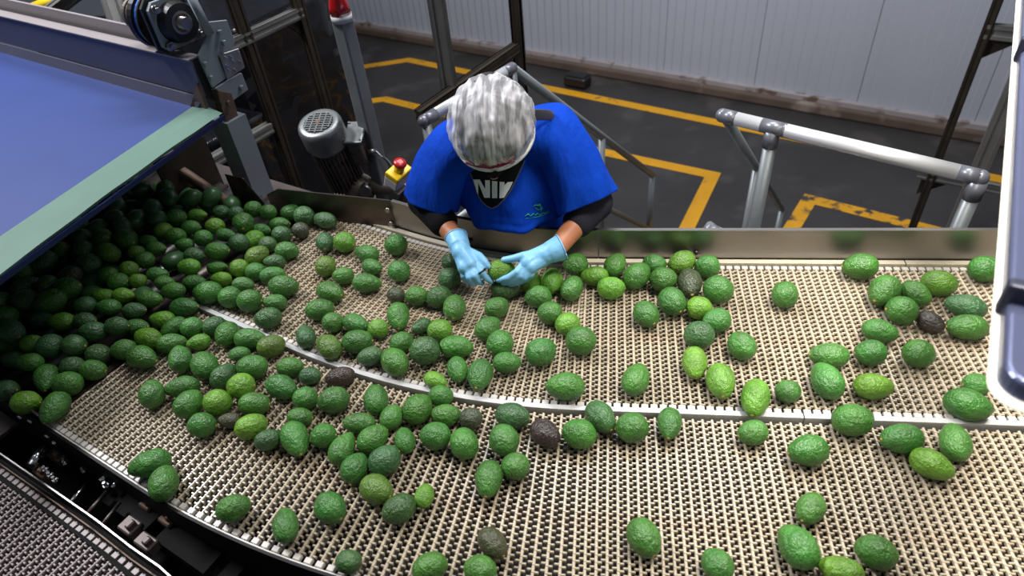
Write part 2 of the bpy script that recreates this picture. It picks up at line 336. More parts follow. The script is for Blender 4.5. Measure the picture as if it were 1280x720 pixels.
# ================================================================== SORTING BELT
X0, QA, XE = -.05, .30, -.80
YE = .955 + QA * (X0 - XE) ** 2
def divpt(x):
    if x >= X0: return Vector((x, .955, 0))
    if x >= XE: return Vector((x, .955 + QA * (X0 - x) ** 2, 0))
    return Vector((x, YE + .45 * (XE - x), 0))
def divtan(x):
    s = 0 if x >= X0 else (-2 * QA * (X0 - x) if x >= XE else -.45); return Vector((1, s, 0)).normalized()
def off(x, d, z=0):
    t_ = divtan(x); return divpt(x) + Vector((-t_.y, t_.x, 0)) * d + Z * z
XS = -1.125                                     # belt start
xs = []; x = XS
while x < 1.55: xs.append(x); x += .0202 * divtan(x).x
TP = .0141
BW = {'far': (.012, .512), 'near': (-.45, -.012)}
def row_mesh(length, name, edges=(True, True), mats=('belt', 'belt_edge')):
    bm = B(); n = int(round(length / TP)); p = length / n; zt = 0
    # spine, ridge profile
    pr = [(-.0028, -.009), (-.0028, -.0018), (-.0012, -.0004), (.0012, -.0004), (.0028, -.0018), (.0028, -.009)]
    va = [[bm.verts.new((px_, y, pz)) for px_, pz in pr] for y in (-length / 2, length / 2)]
    for i in range(5): bm.faces.new((va[0][i], va[0][i + 1], va[1][i + 1], va[1][i]))
    bm.faces.new(va[0][::-1]); bm.faces.new(va[1])
    def fing(x0, x1, y0, y1, zt, mi):
        xa, xb = min(x0, x1), max(x0, x1); ins = .0011
        b = [bm.verts.new((X, Y, -.009)) for X, Y in ((xa, y0), (xb, y0), (xb, y1), (xa, y1))]
        c = [bm.verts.new((X, Y, zt - .0016)) for X, Y in ((xa, y0), (xb, y0), (xb, y1), (xa, y1))]
        d = [bm.verts.new((X, Y, zt)) for X, Y in ((xa + ins, y0 + ins), (xb - ins, y0 + ins), (xb - ins, y1 - ins), (xa + ins, y1 - ins))]
        fs = [bm.faces.new(d)]
        for i in range(4): j = (i + 1) % 4; fs += [bm.faces.new((b[i], b[j], c[j], c[i])), bm.faces.new((c[i], c[j], d[j], d[i]))]
        for f in fs: f.material_index = mi
    for k in range(n):
        y = -length / 2 + k * p
        e = (k == 0 and edges[0]) or (k == n - 1 and edges[1])
        if e: fing(-.0078, .0078, y + .0006, y + p - .0012, .0004, 1); continue
        fing(.001, .0106, y + .0014, y + .0058, -.0008, 0); fing(-.0026, .0034, y + .0012, y + .0060, .0007, 0)
        fing(-.0114, -.001, y + p / 2 + .0008, y + p / 2 + .0052, -.0028, 0)
    me = bpy.data.meshes.new(name); bm.to_mesh(me); bm.free()
    for q in mats: me.materials.append(K[q])
    return me
for lane, (d0, d1) in BW.items():
    lab = 'far lane of the tan modular belt, passing in front of the worker' if lane == 'far' else 'near lane of the tan modular belt, along the bottom of the photo'
    t = thing('conveyor_belt', lab, 'conveyor belt', (0, (d0 + d1) / 2 + .955, 2.0)); me = row_mesh(d1 - d0, 'belt_row', (True, lane == 'far'))
    for x in xs:
        o = bpy.data.objects.new('belt_row', me); COL.objects.link(o); o.parent = t
        c = off(x, (d0 + d1) / 2, 2.0); o.location = c - t.location; tt = divtan(x); o.rotation_euler = (0, 0, math.atan2(tt.y, tt.x))
    # rods / underside deck is one black sheet, standing in for shade in the belt holes
    bm = B(); st = [off(x, 0) for x in xs[::4]]
    lo = [off(x, d0 + .002, 1.982) for x in xs[::3]] ; hi = [off(x, d1 - .002, 1.982) for x in xs[::3]]
    va = [bm.verts.new(p) for p in lo]; vb = [bm.verts.new(p) for p in hi]
    for i in range(len(va) - 1): bm.faces.new((va[i], va[i + 1], vb[i + 1], vb[i]))
    g = bmesh.ops.extrude_face_region(bm, geom=bm.faces[:]); bmesh.ops.translate(bm, vec=(0, 0, -.02), verts=[e for e in g['geom'] if isinstance(e, bmesh.types.BMVert)])
    bmesh.ops.recalc_face_normals(bm, faces=bm.faces); link('shade_bed', bm, K['black'], t)
def ribbon(dist, w, z0, z1, x0, x1, m, name, parent=None, step=.05):
    n = max(2, int((x1 - x0) / step)); pts = [off(x0 + (x1 - x0) * i / n, dist) for i in range(n + 1)]; bm = B(); strip(bm, pts, w, z0, z1); return link(name, bm, m, parent)
def nm_frame(): pass
fr = thing('sorting_conveyor', 'steel frame of the curved sorting conveyor with rim plates and wear strips', 'conveyor frame', (0, 1.2, 0))
ribbon(0, .0125, 1.984, 2.009, XS - .005, .42, K['white_strip'], 'lane_divider', fr, .03)
ribbon(0, .0125, 1.984, 2.009, .423, 1.55, K['white_strip'], 'lane_divider', fr, .1)
ribbon(.523, .016, 1.98, 2.006, -.95, .78, K['cream'], 'wear_strip', fr, .03)
ribbon(.523, .016, 1.98, 2.006, .783, 1.55, K['cream'], 'wear_strip', fr, .1)
ribbon(.537, .004, 1.86, 2.1, -.86, -.02, K['steel'], 'rim_plate', fr, .03)
ribbon(.537, .004, 1.86, 2.1, -.017, 1.6, K['steel'], 'rim_plate', fr, .1)
ribbon(.5405, .012, 2.096, 2.1005, -.86, 1.6, K['steel'], 'rim_lip', fr, .04)
for x in (-.62, -.54, .245):
    q = off(x, .533); nn = Vector((divtan(x).y, -divtan(x).x, 0)); bm = B(); tube(bm, q + Z * 2.03, q + Z * 2.03 + nn * .008, .007, .005, 10); link('bolt', bm, K['steel_dark'], fr)
# outer edge skirt plate
ribbon(-.458, .006, 1.86, 2.004, XS - .8, 1.5, K['black'], 'side_skirt', fr, .04)
ribbon(-.4535, .004, 1.994, 2.0015, XS, 1.5, K['belt_edge'], 'edge_trim', fr, .04)
for x0 in (-1.7, -.9, -.1, .7, 1.4):
    for dd in (-.35, .42):
        q = off(x0, dd); bm = B(); box(bm, (q.x, q.y, .92), (.08, .08, 1.84)); link('frame_leg', bm, K['grey_paint'], fr)
    a = off(x0, -.44, 1.9); b = off(x0, .5, 1.9); bm = B(); tube(bm, a, b, .03, n=8); link('cross_member', bm, K['steel_dark'], fr)
# transition knife plate at the belt start
tt = divtan(-1.2); nn = Vector((-tt.y, tt.x, 0)); c0 = off(XS, 0)
bm = B(); a = c0 - nn * .45 - tt * .012; b = c0 + nn * .52 - tt * .012
plate(bm, [a - tt * .012 + Z * 2.004, a + tt * .006 + Z * 2.004, b + tt * .006 + Z * 2.004, b - tt * .012 + Z * 2.004], .02, Z); link('transfer_plate', bm, K['steel_dark'], fr)
# ---- roller bed left of the belt
rb = thing('roller_bed', 'dark bed of steel rollers under the heap of avocados left of the belt', 'roller conveyor', c0 - tt * .4 + Z * 1.9)
for i in range(14):
    q = c0 - tt * (.075 + .068 * i) + Z * 1.968; bm = B(); tube(bm, q - nn * .43, q + nn * .50, .026, n=18); tube(bm, q - nn * .452, q + nn * .52, .008, n=8)
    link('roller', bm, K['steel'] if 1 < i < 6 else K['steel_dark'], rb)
bm = B(); q0 = c0 - tt * .03; q1 = c0 - tt * 1.0
plate(bm, [q0 - nn * .44 + Z * 1.965, q0 + nn * .62 + Z * 1.965, q1 + nn * .62 + Z * 1.965, q1 - nn * .44 + Z * 1.965], .03, Z); link('bed_plate', bm, K['deck'], rb)
bm = B(); q0 = c0 - nn * .452 - tt * .0; q1 = q0 - tt * 1.0
plate(bm, [q0 + Z * 2.02, q0 + Z * 1.88, q1 + Z * 1.88, q1 + Z * 2.07, q0 - tt * .25 + Z * 2.06], .005, -nn); link('side_plate', bm, K['steel_dark'], rb)
for k, s in ((.06, 1.985), (.13, 1.96), (.02, 1.95)):
    q = q0 - tt * k - nn * .006 + Z * s; bm = B(); tube(bm, q, q - nn * .009, .008, n=6); link('bolt', bm, K['chrome'], rb)
# corner plates at the far left end of the rim
def corner_plate(pts, z, m, par, th=.004):
    bm = B(); v = [Vector(p) for p in pts]; n = (v[1] - v[0]).cross(v[2] - v[1]); plate(bm, v, th, n); return bevel(link('corner_plate', bm, m, par), .0015, 1)
e0 = off(-.86, .537); e1 = P(330, 233, 2.1); e1.z = 0; e2 = e0 - (e0 - e1).normalized() * .0
corner_plate([e0 + Z * 1.93, e1 + Z * 1.93, e1 + Z * 2.07, e1.lerp(e0, .12) + Z * 2.1, e0 + Z * 2.105], 0, K['steel_dark'], fr)
g0 = P(334, 262, 2.0); g1 = P(296, 252, 2.0); g0.z = g1.z = 0
corner_plate([g0 + Z * 1.93, g1 + Z * 1.93, g1 + Z * 2.11, g1.lerp(g0, .6) + Z * 2.11, g0 + Z * 2.03], 0, K['steel_dark'], fr)
q = e0 + (e1 - e0).normalized() * .012 + Z * 2.07
for dz in (0, -.05): bm = B(); tube(bm, q + Z * dz, q + Z * dz + Vector((-.3, -.9, 0)).normalized() * .012, .008, n=10); link('bolt', bm, K['steel'], fr)
# brown wooden looking deflector bar in the shade
d0_, d1_ = P(228, 215, 2.08), P(292, 258, 2.03); bm = B(); tube(bm, d0_ + (d0_ - d1_) * 1.2, d1_, .022, n=6); link('deflector_bar', bm, K['rust'], fr)
# ---- gap with machinery, lower left
gm = thing('gap_machinery', 'dark machinery gap with rods and brackets between the two woven belts', 'machinery', off(-1.2, -.56, 1.6))
bm = B(); q = [off(x, d) for x, d in ((-1.9, -.46), (-.2, -.46), (-.2, -1.0), (-1.9, -1.0))]; plate(bm, [Vector((p.x, p.y, 1.80)) for p in q], .02, Z); link('base_plate', bm, K['pit'], gm)
bm = B(); q = [off(x, -.47) for x in (-1.9, -1.3)]; w = -nn * .1
plate(bm, [q[0] + Z * 1.93, q[1] - tt * -.03 + Z * 1.93, q[1] + w - tt * -.03 + Z * 1.93, q[0] + w + Z * 1.93], .01, Z); link('bed_plate', bm, K['deck'], gm)
def gp(px, py, z): return P(px, py, z)
for a, b, r, k in (((38, 583), (56, 560), .012, 'chrome'), ((84, 632), (108, 606), .005, 'chrome'), ((102, 650), (134, 614), .005, 'steel_dark'), ((66, 556), (75, 548), .007, 'chrome'), ((125, 602), (136, 592), .006, 'chrome'), ((140, 610), (148, 600), .005, 'chrome'), ((120, 665), (150, 628), .004, 'steel_dark')):
    bm = B(); tube(bm, gp(*a, 1.93), gp(*b, 1.93), r, n=12); link('rod', bm, K[k], gm)
for (x, y, sx, sy, k) in ((73, 572, .05, .022, 'rust'), (54, 593, .045, .02, 'rust'), (165, 660, .045, .035, 'deck'), (188, 632, .035, .03, 'rust'), (185, 680, .05, .03, 'deck'), (214, 650, .04, .035, 'rust')):
    q = gp(x, y, 1.90); bm = B(); box(bm, q, (sx, sy, .03), (tt, nn, Z)); box(bm, q + Z * .02 + tt * sx * .25, (sx * .3, sy * .6, .02), (tt, nn, Z)); bevel(link('bracket', bm, K[k], gm), .003, 1)
for (x, y) in ((84, 581), (66, 597), (72, 603), (107, 591), (135, 610), (60, 590)):
    q = gp(x, y, 1.92); bm = B(); tube(bm, q, q + Z * .012, .007, n=6); tube(bm, q + Z * .01, q + Z * .022, .004, n=8); link('bolt', bm, K['chrome'], gm)
for (x, y, z) in ((170, 640, 1.88), (240, 690, 1.88), (270, 705, 1.86)):
    q = gp(x, y, z); bm = B(); box(bm, q, (.16, .05, .05), (tt, nn, Z)); link('housing', bm, K['pit'], gm)
# lower guard rail between belts
gl = thing('return_conveyor', 'curved dark steel guard strip edging the lower left belt', 'conveyor frame', P(110, 640, 1.9))
gp0 = [P(x, y, 2.0) for x, y in ((-60, 526), (0, 567), (60, 608), (120, 650), (165, 685), (200, 709), (228, 735), (262, 770))]
bm = B(); strip(bm, gp0, .003, 1.9, 2.003); link('guard_plate', bm, K['steel'], gl)
gp1 = [p - nn * .018 for p in gp0]; bm = B(); strip(bm, gp1, .022, 1.9, 1.972); link('guard_rail_strip', bm, K['pit'], gl); bm = B(); strip(bm, [p - nn * .014 for p in gp0], .0025, 1.95, 1.982); link('guard_rail_strip', bm, K['rust'], gl)
gp2 = [p - nn * .034 for p in gp0]; bm = B(); strip(bm, gp2, .01, 1.9, 1.975); link('guard_rail_strip', bm, K['pit'], gl)
lb = thing('conveyor_belt', 'worn woven belt in the lower left corner below the guard strip', 'conveyor belt', P(60, 680, 1.98))
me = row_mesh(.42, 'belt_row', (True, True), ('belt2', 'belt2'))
th = math.radians(-24); t2 = Vector((math.cos(th), math.sin(th), 0)); n2 = Vector((-t2.y, t2.x, 0)); ctr = P(118, 655, 1.975) - n2 * .225
for i in range(-17, 32):
    o = bpy.data.objects.new('belt_row', me); COL.objects.link(o); o.parent = lb
    q = ctr + t2 * .0202 * i - n2 * (.3 * max(0, (i - 4) * .0202) ** 2); o.location = q - lb.location; o.rotation_euler = (0, 0, th - .55 * max(0, (i - 4)) * .0202)
bm = B(); box(bm, ctr + t2 * .14 - Z * .03, (1.05, .46, .02), (t2, n2, Z)); link('shade_bed', bm, K['black'], lb)  # black sheet under the rows, its colour gives the holes their shade

# ================================================================== BLUE INFEED CONVEYOR
BZ = 2.33
E1 = P(276, 137, BZ); E2 = P(0, 340, BZ); ed = (E1 - E2).normalized(); E2x = E2 - ed * .28
G2 = P(243, 132, BZ); G1 = P(0, 296, BZ); gd = (G2 - G1).normalized(); G1x = G1 - gd * .28
bc = thing('infeed_conveyor', 'bright blue flat belt conveyor with pale green edge band at upper left', 'conveyor', (E1 + E2) / 2)
back = -u_ * 1.6
bm = B(); q = [G2, G2 + back, G1x + back, G1x]; plate(bm, q, .006, Z); link('belt_surface', bm, K['blue_belt'], bc)
bm = B()
rows = []; N = 24
for i in range(N + 1):
    f = i / N; a = G1x.lerp(G2, f); b = E2x.lerp(E1, f); wob = .003 * math.sin(f * 9) + .0015 * math.sin(f * 31)
    d = (b - a); rows.append([bm.verts.new(a + Z * .001), bm.verts.new(a + d * .6 + Z * .001), bm.verts.new(b + d.normalized() * wob - Z * (.003 + .012 * max(0, f - .82) * 4)), bm.verts.new(b + d.normalized() * (wob - .004) - Z * .012), bm.verts.new(a + d * .5 - Z * .03)])
for i in range(N):
    for k in range(4): bm.faces.new((rows[i][k], rows[i + 1][k], rows[i + 1][k + 1], rows[i][k + 1]))
bmesh.ops.recalc_face_normals(bm, faces=bm.faces); link('edge_band', bm, K['green_strip'], bc)
bm = B(); off_ = (E1 - G2).normalized() * .004
for a, b in ((E2x, E1),):
    v = [a + off_ - Z * .007, b + off_ - Z * .018, b - Z * .034, a - Z * .022 + off_ * .2]; plate(bm, v, .006, Vector((1, -.2, 0)))
link('edge_lip', bm, K['navy'], bc)
bm = B(); plate(bm, [G2 - Z * .008, G2 + back - Z * .008, G1x + back - Z * .008, G1x - Z * .008], .05, Z); link('conveyor_bed', bm, K['black'], bc)
# guard along far side
g0 = PL(268, 132, (-1.245, 1.905, 0), v_); 
GA = Vector((G2.x, G2.y, 0)) + u_ * .055 + v_ * .012
def gpt(s, z, o_=0): return GA - u_ * s + v_ * o_ + Z * z
bm = B(); plate(bm, [gpt(0, BZ + .035), gpt(1.7, BZ + .035), gpt(1.7, BZ + .15), gpt(0, BZ + .15)], .006, -v_); link('side_guard', bm, K['guard'], bc)
bm = B(); plate(bm, [gpt(0.03, BZ + .0, -.02), gpt(1.7, BZ + .0, -.02), gpt(1.7, BZ + .033, -.008), gpt(0, BZ + .033, -.008)], .006, -v_); link('rubber_skirt', bm, K['guard'], bc)
bm = B(); plate(bm, [gpt(0, BZ + .152, -.006), gpt(0, BZ + .152, .035), gpt(1.7, BZ + .152, .035), gpt(1.7, BZ + .152, -.006)], .004, Z); link('top_flange', bm, K['guard_top'], bc)
bm = B(); plate(bm, [gpt(.2, BZ + .14, .05), gpt(.23, BZ + .19, .05), gpt(1.7, BZ + .19, .05), gpt(1.7, BZ + .14, .05)], .01, -v_); link('back_flange', bm, K['guard_top'], bc)
bm = B(); plate(bm, [gpt(.05, BZ + .02, -.014), gpt(.0, BZ + .08, -.01), gpt(-.006, BZ - .01, -.014), gpt(.06, BZ - .0, -.024)], .012, -v_); link('stained_corner', bm, K['rust'], bc)
bm = B(); q = G1x + Z * .0 - v_ * .02
plate(bm, [q + u_ * .02 - Z * .2, q - u_ * 1.6 - Z * .2, q - u_ * 1.6 + Z * .1, q + u_ * .02 + Z * .1], .006, -v_); link('side_guard', bm, K['guard'], bc)  # near-side guard, out of view, added to keep light off the heap
# end bracket plates (plane across the conveyor end)
BP = GA + u_ * .012
def bp(x, y): return PL(x, y, BP, u_)
def bplate(name, pts, m, th=.008, shift=0):
    bm = B(); plate(bm, [bp(*p) + u_ * shift for p in pts], th, u_); return bevel(link(name, bm, m, bc), .0015, 1)
bplate('end_bracket', [(248, 70), (262, 40), (256, 28), (284, 25), (294, 52), (290, 62), (272, 70), (283, 98), (266, 110)], K['grey_paint'])
bplate('tread_plate', [(273, 68), (297, 60), (305, 84), (283, 99)], K['alu'], .006, .006)
bplate('lower_bracket', [(268, 110), (302, 91), (310, 112), (291, 126), (278, 118)], K['grey_paint'], .01, .002)
bplate('rusty_bracket', [(270, 112), (288, 116), (292, 128), (303, 168), (290, 172), (277, 140)], K['rust'], .03, .006)
for x, y in ((273, 40), (278, 53), (300, 109), (283, 128), (255, 80), (262, 97)):
    bm = B(); q = bp(x, y) + u_ * .002; tube(bm, q, q + u_ * .014, .008 if x > 290 or x < 285 else .006, n=6); link('bolt', bm, K['grey_paint'] if x != 283 else K['rust'], bc)
for i in range(8):     # raised lozenges of the tread plate
    x, y = 279 + (i % 3) * 8 + (i // 3) * 2, 70 + (i // 3) * 8 - (i % 3) * 3 + (i % 2) * 3
    q = bp(x, y) + u_ * .0075; bm = B(); box(bm, q, (.003, .003, .014), (u_, (v_ * .8 + Z * .6), (Z * .8 - v_ * .6) * (1 if i % 2 else 1))); link('tread_lozenge', bm, K['chrome'], bc)
bm = B(); tube(bm, bp(238, -5), bp(262, 42), .016, n=4); link('brace', bm, K['grey_paint'], bc)
# leg under the end
lf = bp(295, 140); lf = P(294, 170, 2.2); la = Vector((lf.x, lf.y, 0))
bm = B(); box(bm, la + Z * 1.135, (.085, .075, 2.27), (u_, v_, Z)); link('support_leg', bm, K['grey_paint'], bc)
bm = B(); box(bm, la - u_ * .19 - v_ * .1 + Z * 1.08, (.01, .2, 2.16), (u_, v_, Z)); link('support_leg', bm, K['alu_dark'], bc)
bm = B(); box(bm, la - u_ * .8 - v_ * .9 + Z * (BZ / 2 - .08), (.09, .08, BZ - .16), (u_, v_, Z)); link('support_leg', bm, K['grey_paint'], bc)
# bearing and pulley
bq = PL(226, 28, BP - u_ * .06, u_)
pl = thing('drive_pulley', 'flange bearing with shaft end and blue belted pulley above the conveyor guard', 'pulley', bq)
def disc(name, c, r0, r1, th, m, hole=None):
    bm = B(); n = 32; prof = [(hole or 0.0, 0), (r0, 0), (r1, th), (hole or 0.0, th)]
    rings = [[bm.verts.new(c + v_ * math.cos(2 * PI * i / n) * r + Z * math.sin(2 * PI * i / n) * r + u_ * x) for i in range(n)] for r, x in prof if r > 0]
    for a, b in zip(rings, rings[1:]):
        for i in range(n): bm.faces.new((a[i], a[(i + 1) % n], b[(i + 1) % n], b[i])).smooth = False
    if hole:
        a, b = rings[-1], rings[0]
        for i in range(n): bm.faces.new((a[i], a[(i + 1) % n], b[(i + 1) % n], b[i]))
    else: bm.faces.new(rings[0][::-1]); bm.faces.new(rings[-1])
    bmesh.ops.recalc_face_normals(bm, faces=bm.faces)
    return link(name, bm, m, pl)
bm = B(); cs = [bq + v_ * a * .07 + Z * b * .07 - u_ * .02 for a, b in ((-1, -.75), (-.75, -1), (.75, -1), (1, -.75), (1, .75), (.75, 1), (-.75, 1), (-1, .75))]; plate(bm, cs, .014, u_); link('flange_plate', bm, K['grey_paint'], pl)
bm = B(); plate(bm, [p * 1.0 - u_ * .016 + (p - bq) * .12 for p in cs], .01, u_); link('flange_plate', bm, K['black_plastic'], pl)
disc('bearing_ring', bq - u_ * .022, .062, .054, .03, K['black_plastic'], .034); disc('bearing_race', bq - u_ * .012, .035, .033, .02, K['steel'], .026)
disc('shaft_collar', bq - u_ * .01, .027, .026, .016, K['rust'], .019)
bm = B(); tube(bm, bq - u_ * .16, bq + u_ * .03, .018, n=20); link('shaft', bm, K['steel'], pl)
for a, b in ((-.8, .8), (.8, -.8), (.8, .8), (-.8, -.8)):
    q = bq + v_ * a * .066 + Z * b * .066 - u_ * .02; bm = B(); tube(bm, q, q + u_ * .014, .013, n=6); tube(bm, q, q + u_ * .026, .007, n=10); link('bolt', bm, K['steel'], pl)
disc('pulley_flange', bq - u_ * .085, .085, .088, .012, K['steel_dark']); disc('pulley_band', bq - u_ * .108, .078, .078, .024, K['pulley_blue']); disc('pulley_flange', bq - u_ * .125, .088, .085, .016, K['black_plastic'])
for k in range(4): disc('pulley_groove', bq - u_ * (.15 + k * .022), .05, .05, .012, K['motor_body'])
# ================================================================== BACKGROUND FRAMES
def post_px(px, py, dep, w, m, z0=0, z1=4.4, par=None, ax=(None,)):
    q = D(px, py, dep); return Vector((q.x, q.y, 0))
def profile(bm, a, b, w, d, side, dd):
    """slotted aluminium bar from a to b, width w along side, depth d along dd"""
    L_ = (b - a); t_ = L_.normalized(); c = (a + b) / 2
    box(bm, c, (w * .8, d * .8, L_.length), (side, dd, t_))
    for s in (-1, 1):
        for e in (-1, 0, 1):
            if e == 0: continue
            box(bm, c + side * (w * .36 * e) + dd * (d * .42 * s), (w * .28, d * .16, L_.length), (side, dd, t_))
            box(bm, c + dd * (d * .36 * e) + side * (w * .42 * s), (w * .16, d * .28, L_.length), (side, dd, t_))
fq = D(375, 15, 3.7); FP = Vector((fq.x, fq.y, 0))
def fpp(x, y): return PL(x, y, FP, u_)
rk = thing('rack_frame', 'dark aluminium profile frame in front of wrapped pallets at upper left', 'frame', FP)
for (x, y) in ((382, 40), (322, 90)):
    q = fpp(x, y); q.z = 0; bm = B(); profile(bm, q, q + Z * 4.2, .055, .055, v_, u_); link('post', bm, K['alu_dark'], rk)
for a, b in (((268, 62), (376, 17)), ((228, 222), (338, 160)), ((180, -40), (260, -75))):
    pa, pb = fpp(*a), fpp(*b); z = (pa.z + pb.z) / 2; pa.z = pb.z = z; bm = B(); profile(bm, pa, pb, .055, .055, Z, u_); link('crossbar', bm, K['alu'], rk)
q = fpp(380, 15); bm = B(); plate(bm, [q - Z * .03, q - Z * .16, q - v_ * .13 - Z * .03], .03, u_); link('gusset', bm, K['alu_dark'], rk)
fq2 = D(20, -10, 3.2)
rk2 = thing('rack_frame', 'angled aluminium beams just above the blue conveyor guard at the top left', 'frame', D(60, 0, 3.0))
for a, b, dp, w in (((60, 18), (110, -20), 3.0, .05), ((148, 40), (128, -20), 2.8, .04), ((160, 40), (140, -20), 2.9, .03)):
    bm = B(); pa, pb = D(*a, dp), D(*b, dp); s_ = (pb - pa).cross(u_).normalized(); profile(bm, pa + (pa - pb) * .8, pb + (pb - pa) * 1.2, w, w, s_, (pb - pa).normalized().cross(s_)); link('beam', bm, K['alu'], rk2)
bm = B(); pa, pb = D(62, 3, 3.1), D(85, -6, 3.1); tube(bm, pa + (pa - pb), pb, .025, n=8); link('yellow_strip', bm, K['yellow'], rk2)
# wrapped pallets
def pallet(cx, cy, w, d, h, ang, label, seed):
    random.seed(seed); c = Vector((cx, cy, 0)); ax = (Vector((math.cos(ang), math.sin(ang), 0)), Vector((-math.sin(ang), math.cos(ang), 0)), Z)
    t = thing('wrapped_pallet', label, 'pallet', c)
    for k in range(3):
        bm = B(); box(bm, c + ax[1] * (k - 1) * d * .4 + Z * .06, (w, .1, .12), ax); link('runner', bm, K['rust'], t)
    bm = B(); n = 6
    for k in range(n):
        hh = (h - .12) / n; box(bm, c + Z * (.12 + hh * (k + .5)) + ax[0] * random.uniform(-.02, .02), (w * .93, d * .93, hh * .93), ax)
    link('crate_stack', bm, K['crate'], t)
    bm = B(); vs = []; NN, MM = 40, 26
    for j in range(MM + 1):
        r = []
        for i in range(NN):
            a = 2 * PI * i / NN; s = 1 / max(abs(math.cos(a)), abs(math.sin(a))) * .93; x_, y_ = math.cos(a) * s * w / 2, math.sin(a) * s * d / 2
            k = noise.noise(Vector((x_ * 7 + seed, y_ * 7, j * .35))) * .035 + .025 * abs(math.sin(j * 1.3 + i * .5))
            r.append(bm.verts.new(c + ax[0] * x_ * (1 + k) + ax[1] * y_ * (1 + k) + Z * (.14 + (h - .1) * j / MM)))
        vs.append(r)
    for j in range(MM):
        for i in range(NN): bm.faces.new((vs[j][i], vs[j][(i + 1) % NN], vs[j + 1][(i + 1) % NN], vs[j + 1][i])).smooth = True
    bm.faces.new(vs[-1]); link('stretch_wrap', bm, K['wrap'], t)
q = P(300, 260, 0)
pc = D(335, 110, 5.0)
pallet(pc.x - .1, pc.y + .1, 1.0, 1.0, 1.75, AW, 'black stretch-wrapped pallet behind the dark frame left of the motor', 3)
pc2 = D(285, 40, 6.2)
pallet(pc2.x - .2, pc2.y + .3, 1.1, 1.1, 2.0, AW, 'black wrapped pallet load behind the pulley at the top left', 5)
pc3 = D(270, 150, 4.2)
pallet(pc3.x - .35, pc3.y - .1, 1.0, .9, 1.35, AW, 'low dark wrapped pallet seen beside the leg of the blue conveyor', 8)
# tall profiles behind the worker
for (x, y, dep, w, m, lab) in ((555, 65, 3.6, .085, 'alu', 'tall slotted aluminium post left of the worker\'s hairnet'), (647, 40, 4.1, .075, 'alu_dark', 'tall dark aluminium post behind the guard rail, right of the hairnet')):
    q = D(x, y, dep); q.z = 0; t = thing('aluminium_post', lab, 'post', q)
    bm = B(); profile(bm, q, q + Z * 4.2, w, w * .6, X_, Vector((0, 1, 0))); link('profile', bm, K[m], t)
    bm = B(); box(bm, q + Z * .006, (.16, .16, .012)); link('foot_plate', bm, K['alu_dark'], t)
    if w < .08:
        pa = D(645, 60, dep); pb = pa - v_ * .95; bm = B(); profile(bm, pa, pb, .06, .06, Z, u_); link('crossbar', bm, K['alu_dark'], t)
# right hand frame
t = thing('rack_frame', 'dark profile frame leaning across the right side behind the handrail', 'frame', vert(D(1195, 140, 4.2), 0))
q = D(1195, 140, 4.2); q.z = 0; bm = B(); profile(bm, q, q + Z * 4.2, .05, .06, u_, v_); link('post', bm, K['alu_dark'], t)
for (x, y, dz) in ((1232, 38, .08), (1148, 216, .06)):
    a = PL(x, y, q, v_); bm = B(); profile(bm, a, a + u_ * 2.2, dz, .05, Z, v_); link('crossbar', bm, K['alu'], t)
    bm = B(); plate(bm, [a + u_ * .03 - Z * .03, a + u_ * .03 - Z * .16, a + u_ * .2 - Z * .03], .03, -v_); link('gusset', bm, K['alu_dark'], t)
q2 = D(1225, 210, 2.75); q2.z = 0
t = thing('aluminium_post', 'grey slotted post at the right edge behind the guard rail corner', 'post', q2)
bm = B(); profile(bm, q2, q2 + Z * 3.6, .06, .05, u_, v_); link('profile', bm, K['alu'], t)
bm = B(); box(bm, q2 + Z * .006, (.16, .16, .012)); link('foot_plate', bm, K['alu_dark'], t)

# ================================================================== BEACON POLE, MOTOR, E-STOP
bt = D(428, 26, 2.28); bx = Vector((bt.x, bt.y, 0))
t = thing('alarm_beacon_pole', 'square steel pole topped by a red warning beacon behind the belt rim', 'beacon', bx + Z * 1.2)
bm = B(); box(bm, bx + Z * ((bt.z + 1.2) / 2), (.055, .055, bt.z - 1.2), (u_, v_, Z)); bevel(link('pole', bm, K['pole'], t), .006, 2)
bm = B(); tube(bm, bx + Z * bt.z, bx + Z * (bt.z + .022), .036, n=24); bb = link('beacon_base', bm, K['white'], t)
bm = B(); pathtube(bm, [bx + Z * (bt.z + z) for z in (.022, .03, .05, .08, .1, .112)], [.034, .036, .034, .027, .021, .008], 24); link('beacon_lens', bm, K['beacon'], bb)
bm = B(); box(bm, bx + Z * 1.2, (.14, .14, .012)); link('foot_plate', bm, K['steel_dark'], t)
bm = B(); box(bm, bx + Vector((.1, -.1, 1.6)), (.05, .5, .05)); link('mount_arm', bm, K['steel_dark'], t)
# e-stop
es = D(497, 222, 2.13)
t = thing('emergency_stop', 'yellow emergency stop box with red mushroom button beside the beacon pole', 'emergency stop', es)
ea = (Vector((.82, -.35, -.1)).normalized(), Vector((.2, .35, -.9)).normalized())
ez = Vector((.35, -.25, .9)).normalized(); ex = u_.copy(); ex = (ex - ez * ex.dot(ez)).normalized(); ey = ez.cross(ex)
bm = B(); box(bm, es, (.05, .075, .035), (ex, ey, ez)); bevel(link('box_base', bm, K['white'], t), .004, 2)
bm = B(); box(bm, es + ez * .027, (.05, .075, .022), (ex, ey, ez)); bevel(link('box_cover', bm, K['yellow'], t), .004, 2)
bm = B(); tube(bm, es + ez * .036, es + ez * .058, .016, n=20); cvr = t.children[-1] if False else [c for c in t.children if c.name.startswith('box_cover')][0]; link('button_collar', bm, K['yellow'], cvr)
bm = B(); pathtube(bm, [es + ez * z for z in (.055, .062, .068, .074, .077)], [.012, .019, .021, .018, .008], 20); link('button', bm, K['red'], cvr)
